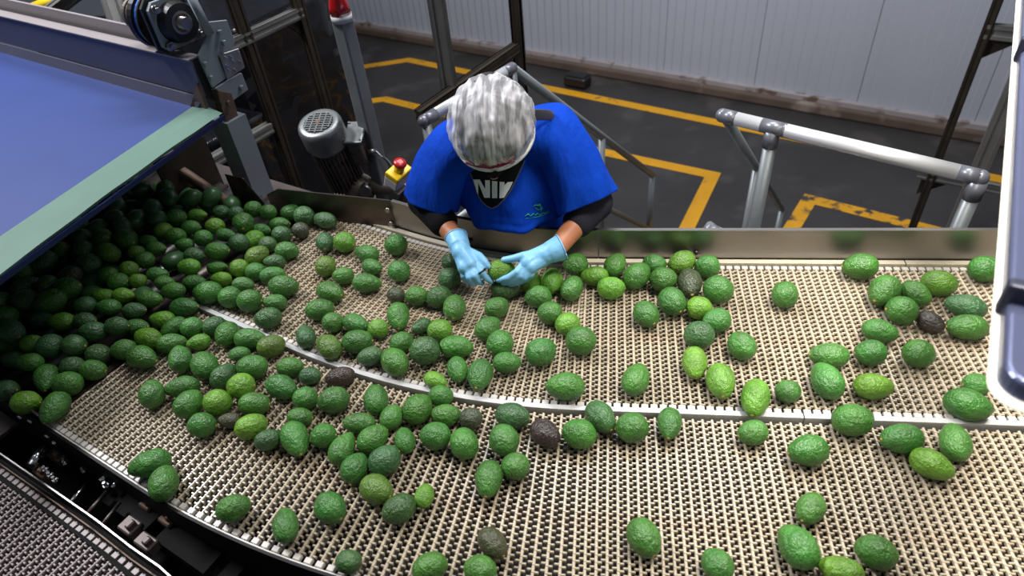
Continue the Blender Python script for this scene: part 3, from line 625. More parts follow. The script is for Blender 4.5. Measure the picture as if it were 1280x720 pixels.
bm = B(); box(bm, es - ez * .07 - Z * .03, (.035, .05, .12), (ex, ey, ez)); box(bm, Vector((es.x + .01, es.y + .03, es.z - .2)), (.04, .04, .3)); link('bracket', bm, K['steel'], t)
# motor
mc = D(400, 160, 2.5); top = D(398, 153, 2.46)
axm = (Z * .95 + Vector((-.02, -.26, 0))).normalized(); ma, mb = frame(axm)
t = thing('gear_motor', 'grey electric gear motor with round grille cap behind the steel rim', 'motor', top - axm * .35)
def lathe(name, prof, m, n=40, par=t, base=None, ax=axm):
    bm = B(); A_, B_ = frame(ax); base = base if base is not None else top
    rings = [[bm.verts.new(base + ax * h + (A_ * math.cos(2 * PI * i / n) + B_ * math.sin(2 * PI * i / n)) * r) for i in range(n)] for r, h in prof]
    for a, b in zip(rings, rings[1:]):
        for i in range(n): bm.faces.new((a[i], a[(i + 1) % n], b[(i + 1) % n], b[i])).smooth = True
    bm.faces.new(rings[0]); bm.faces.new(rings[-1]); bmesh.ops.recalc_face_normals(bm, faces=bm.faces); return link(name, bm, m, par)
lathe('fan_cover', [(.078, -.105), (.083, -.09), (.083, -.02), (.079, -.006), (.07, 0), (.056, .0)], K['motor'])
lathe('grille_backing', [(.0545, .0002), (.0545, .0012)], K['black'])
for i in range(-4, 5):      # round grille: two sets of bars
    x = i * .0115; h = math.sqrt(max(0, .0545 ** 2 - x * x))
    for A_, B_ in ((ma, mb), (mb, ma)):
        if A_ is mb and i % 2: continue
        bm = B(); box(bm, top + axm * .003 + A_ * x, (.004 if A_ is ma else .004, h * 2, .003), (A_, B_, axm)); link('grille_bar', bm, K['motor'], t)
lathe('grille_hub', [(.010, .002), (.010, .0062)], K['rust'])
lathe('motor_body', [(.05, -.33), (.064, -.32), (.064, -.11), (.05, -.10)], K['motor_body'])
for i in range(30):
    a = 2 * PI * i / 30; r = ma * math.cos(a) + mb * math.sin(a); bm = B(); box(bm, top - axm * .215 + r * .068, (.016, .0035, .2), (r, axm.cross(r), axm)); link('cooling_fin', bm, K['motor_body'], t)
s1 = (X_ - axm * X_.dot(axm)).normalized(); s2 = axm.cross(s1)
bm = B(); box(bm, top - axm * .14 + s1 * .105 + s2 * .02, (.06, .1, .12), (s1, s2, axm)); bevel(link('terminal_box', bm, K['motor_body'], t), .012, 2)
bm = B(); box(bm, top - axm * .075 + s1 * .11 + s2 * .02, (.075, .115, .012), (s1, s2, axm)); bevel(link('terminal_lid', bm, K['motor'], t), .008, 2)
for a, b in ((-.03, -.045), (.03, -.045), (-.03, .045), (.03, .045)):
    q = top - axm * .068 + s1 * (.11 + a) + s2 * (.02 + b); bm = B(); tube(bm, q, q + axm * .005, .005, n=6); link('bolt', bm, K['steel'], t)
bm = B(); q = top - axm * .15 + s1 * .14; tube(bm, q, q + s1 * .03 - axm * .01, .012, n=12); link('cable_gland', bm, K['steel'], t)
bm = B(); pathtube(bm, [q + s1 * .03, q + s1 * .06 - axm * .05, q + s1 * .08 - axm * .12, q + s1 * .09 - axm * .25], .006, 8); link('cable', bm, K['sleeve'], t)
bm = B(); ball(bm, top - axm * .34 + s1 * .05 - s2 * .02, .065, 3); tube(bm, top - axm * .33 + s1 * .04, top - axm * .33 + s1 * .21 - s2 * .03, .035, .028, 20); link('gearbox', bm, K['motor_body'], t)
bm = B(); q = top - axm * .30 + s1 * .1 - s2 * .05; tube(bm, q, q - s2 * .03 + axm * .01, .024, n=20); link('output_collar', bm, K['steel'], t)
bm = B(); q = top - axm * .45; box(bm, q, (.22, .16, .02), (s1, s2, axm)); box(bm, Vector((q.x, q.y, q.z - .1)), (.05, .05, .2)); link('mount_plate', bm, K['steel_dark'], t)

# ================================================================== HANGING LAMP AT RIGHT
LZ = 2.62
l0 = P(1229, 505, LZ); l1 = P(1269, 0, LZ); ld = (l1 - l0); ld.z = 0; LL = ld.length * 1.25; ld.normalize(); ls = Vector((ld.y, -ld.x, 0))
lw = .15
t = thing('inspection_lamp', 'blurred lamp housing with glowing white edge hanging close at the right', 'lamp', l0)
def rounded(l_, w_, r_, n=6):
    out = []
    for cx, cy, a0 in ((r_, r_, -PI / 2), (r_, w_ - r_, PI), (l_ - r_, w_ - r_, PI / 2), (l_ - r_, r_, 0)):
        for k in range(n + 1):
            a = a0 - k * PI / 2 / n; out.append((cx + math.cos(a) * r_, cy + math.sin(a) * r_))
    return out
def slab(name, ins, z0, th, m, r=.03):
    bm = B(); pts = [l0 + ld * (x + ins) + ls * (y + ins) + Z * z0 for x, y in rounded(LL - 2 * ins, lw - 2 * ins, r)]
    plate(bm, pts, th, Z); bmesh.ops.recalc_face_normals(bm, faces=bm.faces); return bevel(link(name, bm, m, t), .006, 3)
slab('diffuser', 0, .012, .012, K['diffuser'], .032)
slab('housing', .006, .035, .034, K['housing'], .028)
slab('housing_top', .03, .05, .016, K['housing'], .02)
for s in (.09, .56):
    bm = B(); c = l0 + ld * s * LL; box(bm, c + ls * lw / 2 + Z * .035, (.018, lw + .001, .045), (ld, ls, Z)); bevel(link('clip', bm, K['clip'], t), .004, 2)
for s in (.2, .8):
    bm = B(); c = l0 + ld * s * LL + ls * lw * .6; tube(bm, c + Z * .05, c + Z * 1.6, .003, n=6); link('hanger_wire', bm, K['steel_dark'], t)
o = area('lamp_light', l0 + ld * LL / 2 + ls * lw / 2 - Z * .035, l0 + ld * LL / 2 + ls * lw / 2 - Z * 1, lw * .9, LL * .95, LAMP_W, (1, .95, .86))
o.rotation_euler = (0, 0, math.atan2(ld.y, ld.x) + PI / 2)
# ================================================================== AVOCADOS
# cx cy semi-long semi-short angle(deg, 0 flat, 90 upright, 45 = /) shade   (measured on the photo, placed on the belt plane)
AV = """187 581 25 17 15 g;204 603 21 17 80 g;292 635 20 16 20 g;413 635 20 18 135 g;357 656 23 16 95 g;436 702 16 14 0 d;481 576 20 18 30 d;443 584 19 16 60 g;429 561 21 15 60 g;371 549 22 17 110 g
403 545 16 15 0 g;335 550 16 13 20 d;466 549 20 16 30 g;471 612 21 18 150 t;499 636 21 17 30 d;530 620 15 12 70 l;506 550 16 13 100 g;544 545 19 17 0 g;580 554 19 17 110 g;611 599 22 17 80 g
630 550 19 18 120 g;644 583 17 16 0 g;616 679 21 16 130 b;537 709 22 17 20 g;600 713 20 18 160 g;805 672 24 20 120 g;897 706 20 18 135 g;682 542 20 16 145 k;724 542 21 18 170 g;789 534 19 18 0 g
837 530 20 15 85 g;941 541 18 15 15 g;752 522 21 17 130 d;944 498 23 17 80 l;1010 563 24 19 10 g;1128 549 24 18 5 g;1194 552 23 18 100 g;1164 580 25 18 155 l;1013 636 20 16 55 g;1001 685 28 22 125 g
1047 712 26 18 160 l;1095 690 24 20 160 g;1066 525 23 19 5 g;981 368 16 15 90 g;1106 365 19 17 45 g;1145 367 18 14 150 g;1131 388 18 17 0 g;1162 402 16 12 150 k;1207 383 23 15 165 d;1204 408 22 16 0 g
1100 414 20 14 170 g;1088 441 18 16 0 g;1036 444 25 15 0 g;1033 475 23 18 125 g;1092 483 22 16 0 l;1148 442 17 17 0 g;985 489 15 14 0 g;1220 481 15 14 0 g;1210 506 25 19 165 g;1075 333 20 16 0 g
1174 354 20 16 170 l;1230 336 17 16 0 g;927 432 18 16 130 g;899 475 21 17 100 l;870 455 20 15 95 l;874 419 18 17 0 d;896 401 17 15 20 g;874 385 15 14 0 l;894 361 18 17 160 g;840 377 18 16 130 g
862 355 18 15 100 b;831 350 16 15 0 g;884 333 15 14 0 g;852 328 17 14 20 l;799 344 18 15 40 g;817 331 14 12 0 g;769 331 16 13 60 g;720 331 15 14 0 g;743 345 17 12 0 l;764 360 17 14 0 l
714 359 17 14 60 g;689 351 17 13 80 l;673 371 16 14 0 g;665 353 14 12 30 l;632 362 18 12 0 d;688 392 14 14 0 g;709 405 15 14 0 l;726 426 17 17 0 g;676 440 19 17 25 g;706 483 23 17 5 g
795 474 20 16 65 g;808 393 17 15 130 g;634 453 17 13 0 g;641 520 21 16 170 d;625 430 17 16 45 g;610 410 17 14 40 g;621 385 15 13 20 g;600 469 20 16 75 g;572 462 16 13 100 g;569 434 20 14 0 g
533 438 18 17 0 d;550 413 15 14 0 l;527 408 13 9 30 d;498 396 17 14 90 g;502 428 15 13 30 g;493 452 19 16 130 g;462 445 16 12 10 d;446 428 19 15 0 g;473 411 13 12 0 l;445 405 16 12 160 g
416 403 12 12 0 g;400 387 17 13 10 g;413 433 17 14 135 t;382 420 15 12 100 d;568 385 16 14 80 g;549 371 15 13 30 d;521 370 14 12 0 g;495 369 11 10 0 b;413 365 17 13 160 g;545 476 16 11 155 l
551 495 15 13 0 g;558 519 18 13 0 g;587 523 13 13 0 b;522 511 19 17 50 g;470 499 18 15 90 g;490 522 16 14 60 g;449 529 20 13 0 g;417 500 19 16 10 g;382 498 15 14 0 g;425 471 18 12 15 k
388 470 13 11 0 d;352 484 19 15 160 g;363 459 16 12 0 g;375 522 15 12 0 g;337 432 17 14 20 t;314 460 18 15 0 g;312 424 19 13 0 g;335 398 16 13 15 d;340 378 15 10 0 g;355 358 18 14 0 g
310 375 14 14 0 g;318 505 18 14 0 g;314 533 19 15 20 l;286 526 14 10 0 b;254 531 17 15 0 g;272 503 16 16 0 l;302 482 16 16 0 l;278 469 17 14 45 d;236 505 19 16 50 g;228 484 23 13 10 g
190 492 17 15 90 g;254 456 19 16 120 g;229 449 17 14 100 g;248 428 14 10 10 l;214 429 17 12 10 g;265 408 14 12 20 d;239 409 13 13 0 g;214 408 16 11 30 g;287 419 16 14 60 g;299 443 13 10 0 g
183 424 16 13 160 l;193 403 15 11 0 l;225 386 17 12 0 g;172 444 20 14 165 g;288 372 14 13 0 g;262 368 17 14 0 g;146 440 15 13 0 g;127 441 14 13 0 d;116 463 15 13 0 g;83 482 17 15 0 g
69 508 21 15 55 g;33 503 16 14 0 l;57 472 17 14 80 g;40 453 15 11 0 g;20 450 16 12 0 d;8 488 14 13 0 d;95 455 14 13 0 d;42 430 13 11 0 l;72 432 14 14 0 d;100 430 13 13 0 d
365 266 13 10 15 g;381 270 13 12 0 d;405 275 16 10 170 d;376 288 10 10 0 b;348 281 13 9 0 g;348 296 12 11 0 d;358 314 14 11 0 g;342 326 14 9 0 d;325 317 15 12 30 t;315 303 14 11 30 l
326 291 11 9 0 g;332 265 10 9 0 g;314 263 10 10 0 g;304 279 12 12 90 g;296 266 9 9 0 d;282 266 10 9 0 d;269 283 11 10 0 l;283 294 12 8 0 g;299 301 12 11 0 d;275 312 11 14 90 g
406 303 12 11 90 d;431 303 13 12 160 l;458 317 15 11 165 g;466 334 13 10 160 g;407 333 13 12 40 t;429 345 13 11 10 g;459 354 18 12 0 g;495 306 13 13 0 g;499 339 13 13 0 g;340 344 15 11 10 g
562 348 14 13 0 d;564 328 11 11 0 d;247 269 12 8 0 l;221 272 12 10 0 g;205 289 11 10 0 l;220 296 12 10 0 g;239 285 11 9 0 g;254 298 10 10 0 g;181 325 11 10 0 g;171 316 10 9 0 l
196 311 11 9 0 g;184 302 11 8 0 g;229 305 11 8 0 g;246 320 12 10 0 d;237 335 13 10 0 l;272 334 12 9 0 g;276 349 14 9 0 l;303 335 11 11 0 l;243 351 13 10 0 g;161 337 10 10 0 l
136 344 12 10 0 g;150 352 12 11 0 g;192 345 12 9 0 g;207 355 11 9 0 g;176 350 10 9 0 l;92 339 14 10 0 d;165 412 14 11 0 g;152 403 13 11 0 d;173 392 14 10 0 d;130 372 12 9 0 l;135 384 14 10 0 g
210 366 13 10 0 g;80 402 15 11 0 l;59 400 13 10 0 d;150 370 12 10 0 l;110 380 13 11 0 d;125 410 15 12 0 d;100 405 13 11 0 d;190 375 13 10 0 g;305 356 13 10 0 g;318 339 12 11 0 g;333 307 11 10 0 d"""
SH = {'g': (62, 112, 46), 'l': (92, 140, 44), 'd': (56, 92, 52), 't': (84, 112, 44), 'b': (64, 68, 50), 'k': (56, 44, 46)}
SHN = {'g': 'green', 'l': 'bright light-green', 'd': 'dull dark-green', 't': 'brown-patched green', 'b': 'brownish dark-green', 'k': 'purple-black'}
def avo_mesh(k):
    """unit avocado, long axis X, semi-width 1, semi-length r"""
    r = (1.06, 1.16, 1.26, 1.36, 1.48)[k % 5]; pear = (.02, .05, .09, .14, .19)[k % 5] * (1 if k < 5 else .6); bm = B(); NU, NV = 20, 13; rows = []
    random.seed(k * 11 + 3); sd = random.random() * 50
    for j in range(1, NV):
        t_ = PI * j / NV; x_ = -math.cos(t_); w = math.sin(t_) * (1 - pear * (x_ + .25) - (.12 * pear * 2 if x_ > .5 else 0))
        w = max(w, .02); row_ = []
        for i in range(NU):
            a = 2 * PI * i / NU; p = Vector((x_ * r, w * math.cos(a), w * math.sin(a))); p *= 1 + .05 * noise.noise(p * 1.3 + Vector((sd, 0, 0))) + .012 * noise.noise(p * 4 + Vector((0, sd, 0)))
            row_.append(bm.verts.new(p))
        rows.append(row_)
    a0 = bm.verts.new((-r, 0, 0)); a1 = bm.verts.new((r * .985, 0, 0))
    for A_, B_ in zip(rows, rows[1:]):
        for i in range(NU): bm.faces.new((A_[i], B_[i], B_[(i + 1) % NU], A_[(i + 1) % NU]))
    for i in range(NU): bm.faces.new((a0, rows[0][i], rows[0][(i + 1) % NU])); bm.faces.new((a1, rows[-1][(i + 1) % NU], rows[-1][i]))
    bmesh.ops.recalc_face_normals(bm, faces=bm.faces)
    for f in bm.faces: f.smooth = True
    me = bpy.data.meshes.new('avocado'); bm.to_mesh(me); bm.free(); me.materials.append(K['avo']); me['r'] = r; return me, r
AM = [avo_mesh(k) for k in range(10)]
bm = B(); n_ = 8; c_ = bm.verts.new((.05, 0, 0)); rg = [bm.verts.new((0, math.cos(2 * PI * i / n_) * .11, math.sin(2 * PI * i / n_) * .11)) for i in range(n_)]
rg2 = [bm.verts.new((-.05, v.co.y * 1.4, v.co.z * 1.4)) for v in rg]
for i in range(n_): bm.faces.new((c_, rg[i], rg[(i + 1) % n_])); bm.faces.new((rg[i], rg2[i], rg2[(i + 1) % n_], rg[(i + 1) % n_]))
SM = bpy.data.meshes.new('stem_scar'); bm.to_mesh(SM); bm.free(); SM.materials.append(K['stem'])
def shade(k, jit=.12):
    c = srgb(*SH[k]); f = 1 + random.uniform(-jit, jit); return (c[0] * f * random.uniform(.88, 1.14), c[1] * f, c[2] * f * random.uniform(.85, 1.15), 1)
def put_avo(c, hw, ratio, yaw, pitch, roll, sh, stem=True):
    k = min(range(5), key=lambda i: abs(AM[i][1] - ratio)) + 5 * random.randint(0, 1); me, r = AM[k]
    o = bpy.data.objects.new('avocado', me); COL.objects.link(o); o.location = c; o.scale = (hw * ratio / r, hw, hw)
    o.rotation_euler = (roll, pitch, yaw); o.color = shade(sh)
    if stem:
        s = bpy.data.objects.new('stem_scar', SM); COL.objects.link(s); s.parent = o; s.location = (r * .985, 0, 0)
    return o
items = []
RB0 = c0 - tt * .04
def on_rollers(p): return (p - RB0).dot(tt) < -.01
random.seed(21)
for e in AV.replace('\n', ';').split(';'):
    cx, cy, a, b, an, sh = e.split(); cx, cy, a, b, an = map(float, (cx, cy, a, b, an))
    if b > a: a, b = b, a; an += 90
    dep = Q(P(cx, cy, 2.03))[2]; hw = b * dep / FPX * random.uniform(1.04, 1.08); c = P(cx, cy, 2.0 + hw * .97); lift = .03 if on_rollers(c) and (c - RB0).dot(tt) < -.05 and (c - RB0).dot(nn) > -.36 else 0
    if lift: c = P(cx, cy, c.z + lift)
    an = math.radians(an); q = P(cx + 6 * math.cos(an), cy - 6 * math.sin(an), c.z) - c; q.z = 0; yaw = math.atan2(q.y, q.x)
    vw = (c - Vector((0, 0, CAMZ))).normalized(); cc = abs(vw.dot(q.normalized())); l_ = math.sqrt(max(1.0, (a * a - b * b * cc * cc)) / (1 - cc * cc)) / b
    l_ = min(1.5, max(1.08, l_)); items.append([c, hw, l_, yaw, sh, cx, cy])
def gap(p, q):      # separation of two fruits along their line, horizontally
    d = q[0] - p[0]; dd = d.length; n = d / max(dd, 1e-6); r = 0
    for it in (p, q):
        c_ = abs(n.x * math.cos(it[3]) + n.y * math.sin(it[3])); r += math.sqrt((it[1] * it[2] * c_) ** 2 + it[1] ** 2 * (1 - c_ * c_))
    return dd - r * .97, n
N0 = len(items); org = [it[0].copy() for it in items]
for _ in range(30):
    for i in range(N0):
        for j in range(i + 1, N0):
            if abs(items[i][0].x - items[j][0].x) > .13 or abs(items[i][0].y - items[j][0].y) > .13: continue
            g, n = gap(items[i], items[j])
            if g < 0:
                n = Vector((n.x, n.y, 0)); items[i][0] += n * g * .45; items[j][0] -= n * g * .45
    for i in range(N0):
        d = items[i][0] - org[i]; d.z = 0
        if d.length > .02: items[i][0] = org[i] + d.normalized() * .02 + Z * (items[i][0].z - org[i].z)
for i in range(N0):     # what still overlaps rides up a little
    for j in range(i):
        for _ in range(8):
            g, n = gap(items[i], items[j])
            if g >= -.002: break
            (items[i] if items[i][0].z >= items[j][0].z else items[j])[0].z += .006
ORD = ['leftmost', 'second from the left', 'third from the left', 'fourth from the left', 'fifth from the left', 'sixth from the left', 'seventh from the left', 'eighth from the left', 'ninth from the left', 'tenth from the left'] + [w + ' from the left' for w in ('eleventh', 'twelfth', 'thirteenth', 'fourteenth', 'fifteenth', 'sixteenth')]
def zone(it):
    cx, cy = it[5], it[6]; p = it[0]
    near = p.y < divpt(p.x).y if p.x > XS - .1 else cy > 420
    if on_rollers(p):
        if cy > 420: return 'on the rollers at the belt start'
        if cx < 180: return 'in the shaded heap under the blue belt'
        if cy > 330: return 'in the heap left of the divider end'
        return 'in the heap beside the corner plates' if cx > 240 else 'in the heap below the pale green band'
    if near:
        if cy > 640: return 'at bottom of the photo, ' + ('left half' if cx < 750 else 'right half')
        if cx < 330: return 'on near lane left end, ' + ('upper part' if cy < 460 else 'middle part' if cy < 545 else 'bottom part')
        if cx < 460: return 'on near lane under curved divider, ' + ('upper part' if cy < 505 else 'lower part')
        if cx < 660: return 'on near lane below the worker, ' + ('upper part' if cy < 540 else 'lower part')
        return 'on the near lane, ' + ('middle' if cx < 960 else 'right end')
    if cx < 375: return 'on the far lane start, ' + ('upper part' if cy < 315 else 'middle part' if cy < 365 else 'lower part')
    if cx < 480: return 'on the far lane in the bend, ' + ('upper part' if cy < 360 else 'lower part')
    if cx < 585: return 'on far lane left of gloves, ' + ('upper part' if cy < 400 else 'middle part' if cy < 455 else 'lower part')
    if cx < 780: return 'on far lane around the gloves, ' + ('upper part' if cy < 380 else 'lower part')
    if cx < 960: return 'on far lane in right cluster, ' + ('top part' if cy < 365 else 'middle part' if cy < 410 else 'bottom part')
    return 'on far lane right end, ' + ('top part' if cy < 395 else 'bottom part')
Zn = {}
for it in items: Zn.setdefault(zone(it), []).append(it)
for z, L_ in Zn.items():
    L_.sort(key=lambda i: i[5])
    cnt = {}
    for it in L_: cnt.setdefault(it[4], []).append(it)
    for sh, M_ in cnt.items():
        for k, it in enumerate(M_):
            if len(M_) == 1: w = '%s avocado %s' % (SHN[sh], z)
            else:
                n = len(M_); o_ = ORD[k] if k < (n + 1) // 2 else ('rightmost' if k == n - 1 else ORD[n - 1 - k].replace('left', 'right'))
                w = '%s avocado %s, %s' % (SHN[sh], z, o_)
            random.seed(int(it[5] * 7 + it[6])); flip = PI if random.random() < .5 else 0
            o = put_avo(it[0], it[1], it[2], it[3] + flip, random.uniform(-.1, .1), random.uniform(0, 6), sh, True)
            tag(o, w, 'avocado', 'avocados on the sorting belt' if not on_rollers(it[0]) else 'avocados heaped at the belt start')
# shaded heap below the blue belt: hexagonal jittered layers on the rollers
random.seed(5); heap = []
def free(c, r, L_):
    for it in L_:
        if (it - c).length < r: return False
    return True
base = [it[0] for it in items if on_rollers(it[0]) or it[5] < 330]
for layer in range(2):
    for i in range(26):
        for j in range(17):
            c = RB0 - tt * (.03 + .066 * i + (.033 if layer else 0)) + nn * (-.40 + .062 * j + (.031 if (i + layer) % 2 else 0))
            c = c + Vector((random.uniform(-.009, .009), random.uniform(-.009, .009), 0)) + Z * (2.028 + layer * .044 + random.uniform(-.004, .008))
            if i * .066 > 1.2 or (c - RB0).dot(nn) > .55: continue
            px_, py_, _ = Q(c)
            if py_ < 228 + (px_ - 180) * .2: continue
            if layer and (j < 1 or j > 14 or i < 2 or py_ > 440): continue
            if py_ > 455 and px_ < 60 and random.random() < .75: continue
            if free(c, .051, base + [h[0] for h in heap]): heap.append((c, layer, px_, py_))
heap = [h for h in heap if h[2] > -40]
heap.sort(key=lambda h: -h[1] * 100 - (h[3]))
nvis = 299 - N0; bins = {}
def hstrip(x): return 'at the photo left edge' if x < 50 else 'left part' if x < 105 else 'middle part' if x < 160 else 'right part' if x < 215 else 'nearest the corner plates'
for h in heap[:nvis]: bins.setdefault(hstrip(h[2]), []).append(h)
for nm_, L_ in bins.items():
    L_.sort(key=lambda h: h[3])
    for k, (c, layer, px_, py_) in enumerate(L_):
        n = len(L_); w_ = ORD[k].replace('from the left', 'from the top').replace('leftmost', 'topmost') if k < (n + 1) // 2 and k < 16 else ('lowest' if k == n - 1 else ORD[min(15, n - 1 - k)].replace('from the left', 'from the bottom'))
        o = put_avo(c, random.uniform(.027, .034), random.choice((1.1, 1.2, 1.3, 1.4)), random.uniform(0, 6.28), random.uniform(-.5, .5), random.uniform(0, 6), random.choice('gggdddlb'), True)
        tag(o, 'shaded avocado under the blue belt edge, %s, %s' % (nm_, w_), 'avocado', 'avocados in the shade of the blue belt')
rest = heap[nvis:]
if rest:
    bm = B()
    for c, layer, a_, b_ in rest:
        me, r = AM[random.randint(0, 9)]; m_ = Matrix.Translation(c) @ Matrix.Rotation(random.uniform(0, 6.28), 4, 'Z') @ Matrix.Rotation(random.uniform(-.4, .4), 4, 'Y') @ Matrix.Diagonal((.029, .029, .029, 1))
        vs = [bm.verts.new(m_ @ v.co) for v in me.vertices]
        for f in me.polygons: bm.faces.new([vs[i] for i in f.vertices]).smooth = True
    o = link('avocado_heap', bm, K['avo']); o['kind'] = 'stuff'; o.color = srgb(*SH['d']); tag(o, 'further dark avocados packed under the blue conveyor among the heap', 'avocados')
print('AVOS', N0, len(heap), 'rest', len(rest))

# ================================================================== WORKER
wk = thing('person', 'worker in blue smock, white hairnet and light blue gloves bending over the belt', 'person', (-.27, 1.85, PZ))
V = Vector
def blob(name, caps, m, vox=.006, sm=3, parent=wk, extra=None):
    bm = B()
    for c in caps:
        if len(c) == 4: capsule(bm, V(c[0]), c[1], V(c[2]), c[3])
        else: ball(bm, V(c[0]), c[1], 2, c[2], c[3] if False else None)
    if extra: extra(bm)
    o = link(name, bm, m, parent, True); remesh(o, vox, sm); return o
HC = V((-.283, 1.515, 2.405))                    # head centre
fw = V((.02, -.70, -.71)).normalized()           # face direction: down towards the hands
up_h = V((-.03, -.66, .75)); up_h = (up_h - fw * up_h.dot(fw)).normalized(); sd_h = up_h.cross(fw) * -1
def H(s, f, u): return HC + sd_h * s + fw * f + up_h * u
# trousers, shoes
lg = [((-.27, 1.80, 1.98), .13, (-.27, 1.86, 1.86), .14)]
for s in (-1, 1):
    lg += [((-.27 + s * .07, 1.85, 1.86), .09, (-.27 + s * .09, 1.83, 1.50), .062), ((-.27 + s * .09, 1.83, 1.50), .062, (-.27 + s * .1, 1.88, PZ + .1), .045)]
blob('trousers', lg, K['trouser'], .012, 4)
for s in (-1, 1):
    blob('shoe', [((-.27 + s * .1, 1.90, PZ + .045), .042, (-.27 + s * .11, 1.76, PZ + .037), .036)], K['black_plastic'], .006, 2)
# body: torso, neck, head, arms and wrists in one continuous skin
SHR, SHL = V((-.425, 1.61, 2.30)), V((-.135, 1.62, 2.315))
ELR, ELL = V((-.505, 1.555, 2.16)), V((-.032, 1.55, 2.15))
WRR, WRL = V((-.392, 1.412, 2.125)), V((-.128, 1.382, 2.118))
def face(bm):
    ball(bm, HC, .098, 3, (.80, 1.0, 1.0)); ball(bm, H(0, .05, -.03), .056, 2, (.95, .9, 1)); ball(bm, H(0, .055, -.058), .026)
    capsule(bm, H(0, .098, .012), .010, H(0, .118, -.022), .014)
    for s in (-1, 1): ball(bm, H(s * .079, .0, -.01), .024, 2, (.4, .8, 1)); ball(bm, H(s * .03, .084, .012), .012); ball(bm, H(s * .013, .1, -.026), .009)
    ball(bm, H(0, .094, -.05), .014, 2, (1.6, .7, .8))
blob('body', [((-.275, 1.80, 2.02), .115, (-.28, 1.66, 2.22), .11), (SHR, .05, SHL, .05), ((-.28, 1.62, 2.32), .055, H(0, -.03, -.04), .052),
              (SHR, .046, ELR, .04), (SHL, .046, ELL, .04), (ELR, .038, WRR, .0245), (ELL, .038, WRL, .0255)], K['skin'], .006, 3, wk, face)
# black shirt with sleeves pushed below the elbow
CUR = ELR.lerp(WRR, .56); CUL = ELL.lerp(WRL, .42)
blob('shirt', [((-.275, 1.81, 2.00), .135, (-.28, 1.655, 2.21), .125), ((-.36, 1.63, 2.27), .08, (-.20, 1.63, 2.28), .08), ((-.28, 1.60, 2.215), .06, (-.28, 1.625, 2.29), .065), (SHR, .05, ELR, .052), (ELR, .05, CUR, .042)], K['shirt'], .007, 4)
blob('sleeve', [(SHL, .05, ELL, .053), (ELL, .052, CUL, .043)], K['sweat'], .006, 3)
# shirt print
def text_obj(body, loc, right, upv, size, m, parent, name, bold=.0):
    cu_ = bpy.data.curves.new(name, 'FONT'); cu_.body = body; cu_.size = size; cu_.offset = bold; cu_.extrude = .0008; cu_.align_x = 'CENTER'; cu_.materials.append(m); cu_.space_character = .95
    o = bpy.data.objects.new(name, cu_); COL.objects.link(o); n = right.cross(upv).normalized(); upv = n.cross(right).normalized()
    mm = Matrix((right.normalized(), upv, n)).transposed().to_4x4(); mm.translation = V(loc); o.matrix_world = mm; o.parent = parent; o.matrix_parent_inverse = Matrix.Translation(-parent.location); return o
# smock: lofted shell with V neck
def ring(c, a, b, rx, ry, n=48, f=None):
    """c centre, a side axis, b front axis; angle 0 = side (+x), 90 = front"""
    out = []
    for i in range(n):
        t_ = 2 * PI * i / n; out.append(c + a * (rx * math.cos(t_)) + b * (ry * math.sin(t_)) + (f(t_) if f else V((0, 0, 0))))
    return out
xa = V((1, .02, .05)).normalized()
fr_ = V((0, -1, 0))
def bump(t_, mu, w): d = (t_ - mu + PI) % (2 * PI) - PI; return math.exp(-(d / w) ** 2)
NECK = ring(V((-.272, 1.615, 2.345)), xa, V((0, -.85, .45)).normalized(), .088, .07, f=lambda t_: V((-.0, -.012, -.02)) * bump(t_, PI / 2 + .05, .5) + V((0, .01, -.0)) * bump(t_, -PI / 2, .8))
SHLD = ring(V((-.275, 1.635, 2.315)), xa, V((0, -.9, -.1)), .155, .105, f=lambda t_: V((-.01, -.018, -.06)) * bump(t_, PI / 2, .6))
CHST = ring(V((-.27, 1.655, 2.255)), xa, V((0, -1, -.25)), .195, .155, f=lambda t_: V((0, -.008, -.028)) * bump(t_, PI / 2, .8))
BELL = ring(V((-.26, 1.672, 2.20)), xa, V((0, -1, -.25)), .19, .19)
WAIS = ring(V((-.255, 1.70, 2.15)), xa, V((0, -1, -.08)), .182, .226)
HEM1 = ring(V((-.252, 1.72, 2.105)), xa, V((0, -1, .0)), .172, .246)
HEM2 = ring(V((-.255, 1.775, 2.04)), xa, V((0, -1, .25)), .15, .17)
HEM3 = ring(V((-.26, 1.83, 1.90)), xa, V((0, -1, .15)), .165, .16)
def catmull(R, sub):
    out = []
    for k in range(len(R) - 1):
        p0, p1, p2, p3 = R[max(k - 1, 0)], R[k], R[k + 1], R[min(k + 2, len(R) - 1)]
        for s in range(sub):
            t_ = s / sub; t2_, t3_ = t_ * t_, t_ ** 3
            out.append([.5 * (2 * b + (c - a) * t_ + (2 * a - 5 * b + 4 * c - d) * t2_ + (3 * b - a - 3 * c + d) * t3_) for a, b, c, d in zip(p0, p1, p2, p3)])
    out.append(R[-1]); return out
def loft(name, R, m, sub=6, fold=None, thick=.0035, close=True):
    G = catmull(R, sub); bm = B(); n = len(G[0]); rows_ = []
    for j, g in enumerate(G):
        cen = sum(g, V((0, 0, 0))) / n; v_j = j / (len(G) - 1); r_ = []
        for i, p in enumerate(g):
            d = (p - cen); d = d.normalized() if d.length > 1e-6 else V((0, 0, 0)); k = fold(2 * PI * i / n, v_j, p) if fold else 0
            r_.append(bm.verts.new(p + d * k))
        rows_.append(r_)
    for A_, B_ in zip(rows_, rows_[1:]):
        for i in range(n): bm.faces.new((A_[i], B_[i], B_[(i + 1) % n], A_[(i + 1) % n]))
    bmesh.ops.recalc_face_normals(bm, faces=bm.faces)
    o = link(name, bm, m, wk, True); so = o.modifiers.new('solid', 'SOLIDIFY'); so.thickness = thick; so.offset = 0
    ss = o.modifiers.new('sub', 'SUBSURF'); ss.levels = ss.render_levels = 1; return o
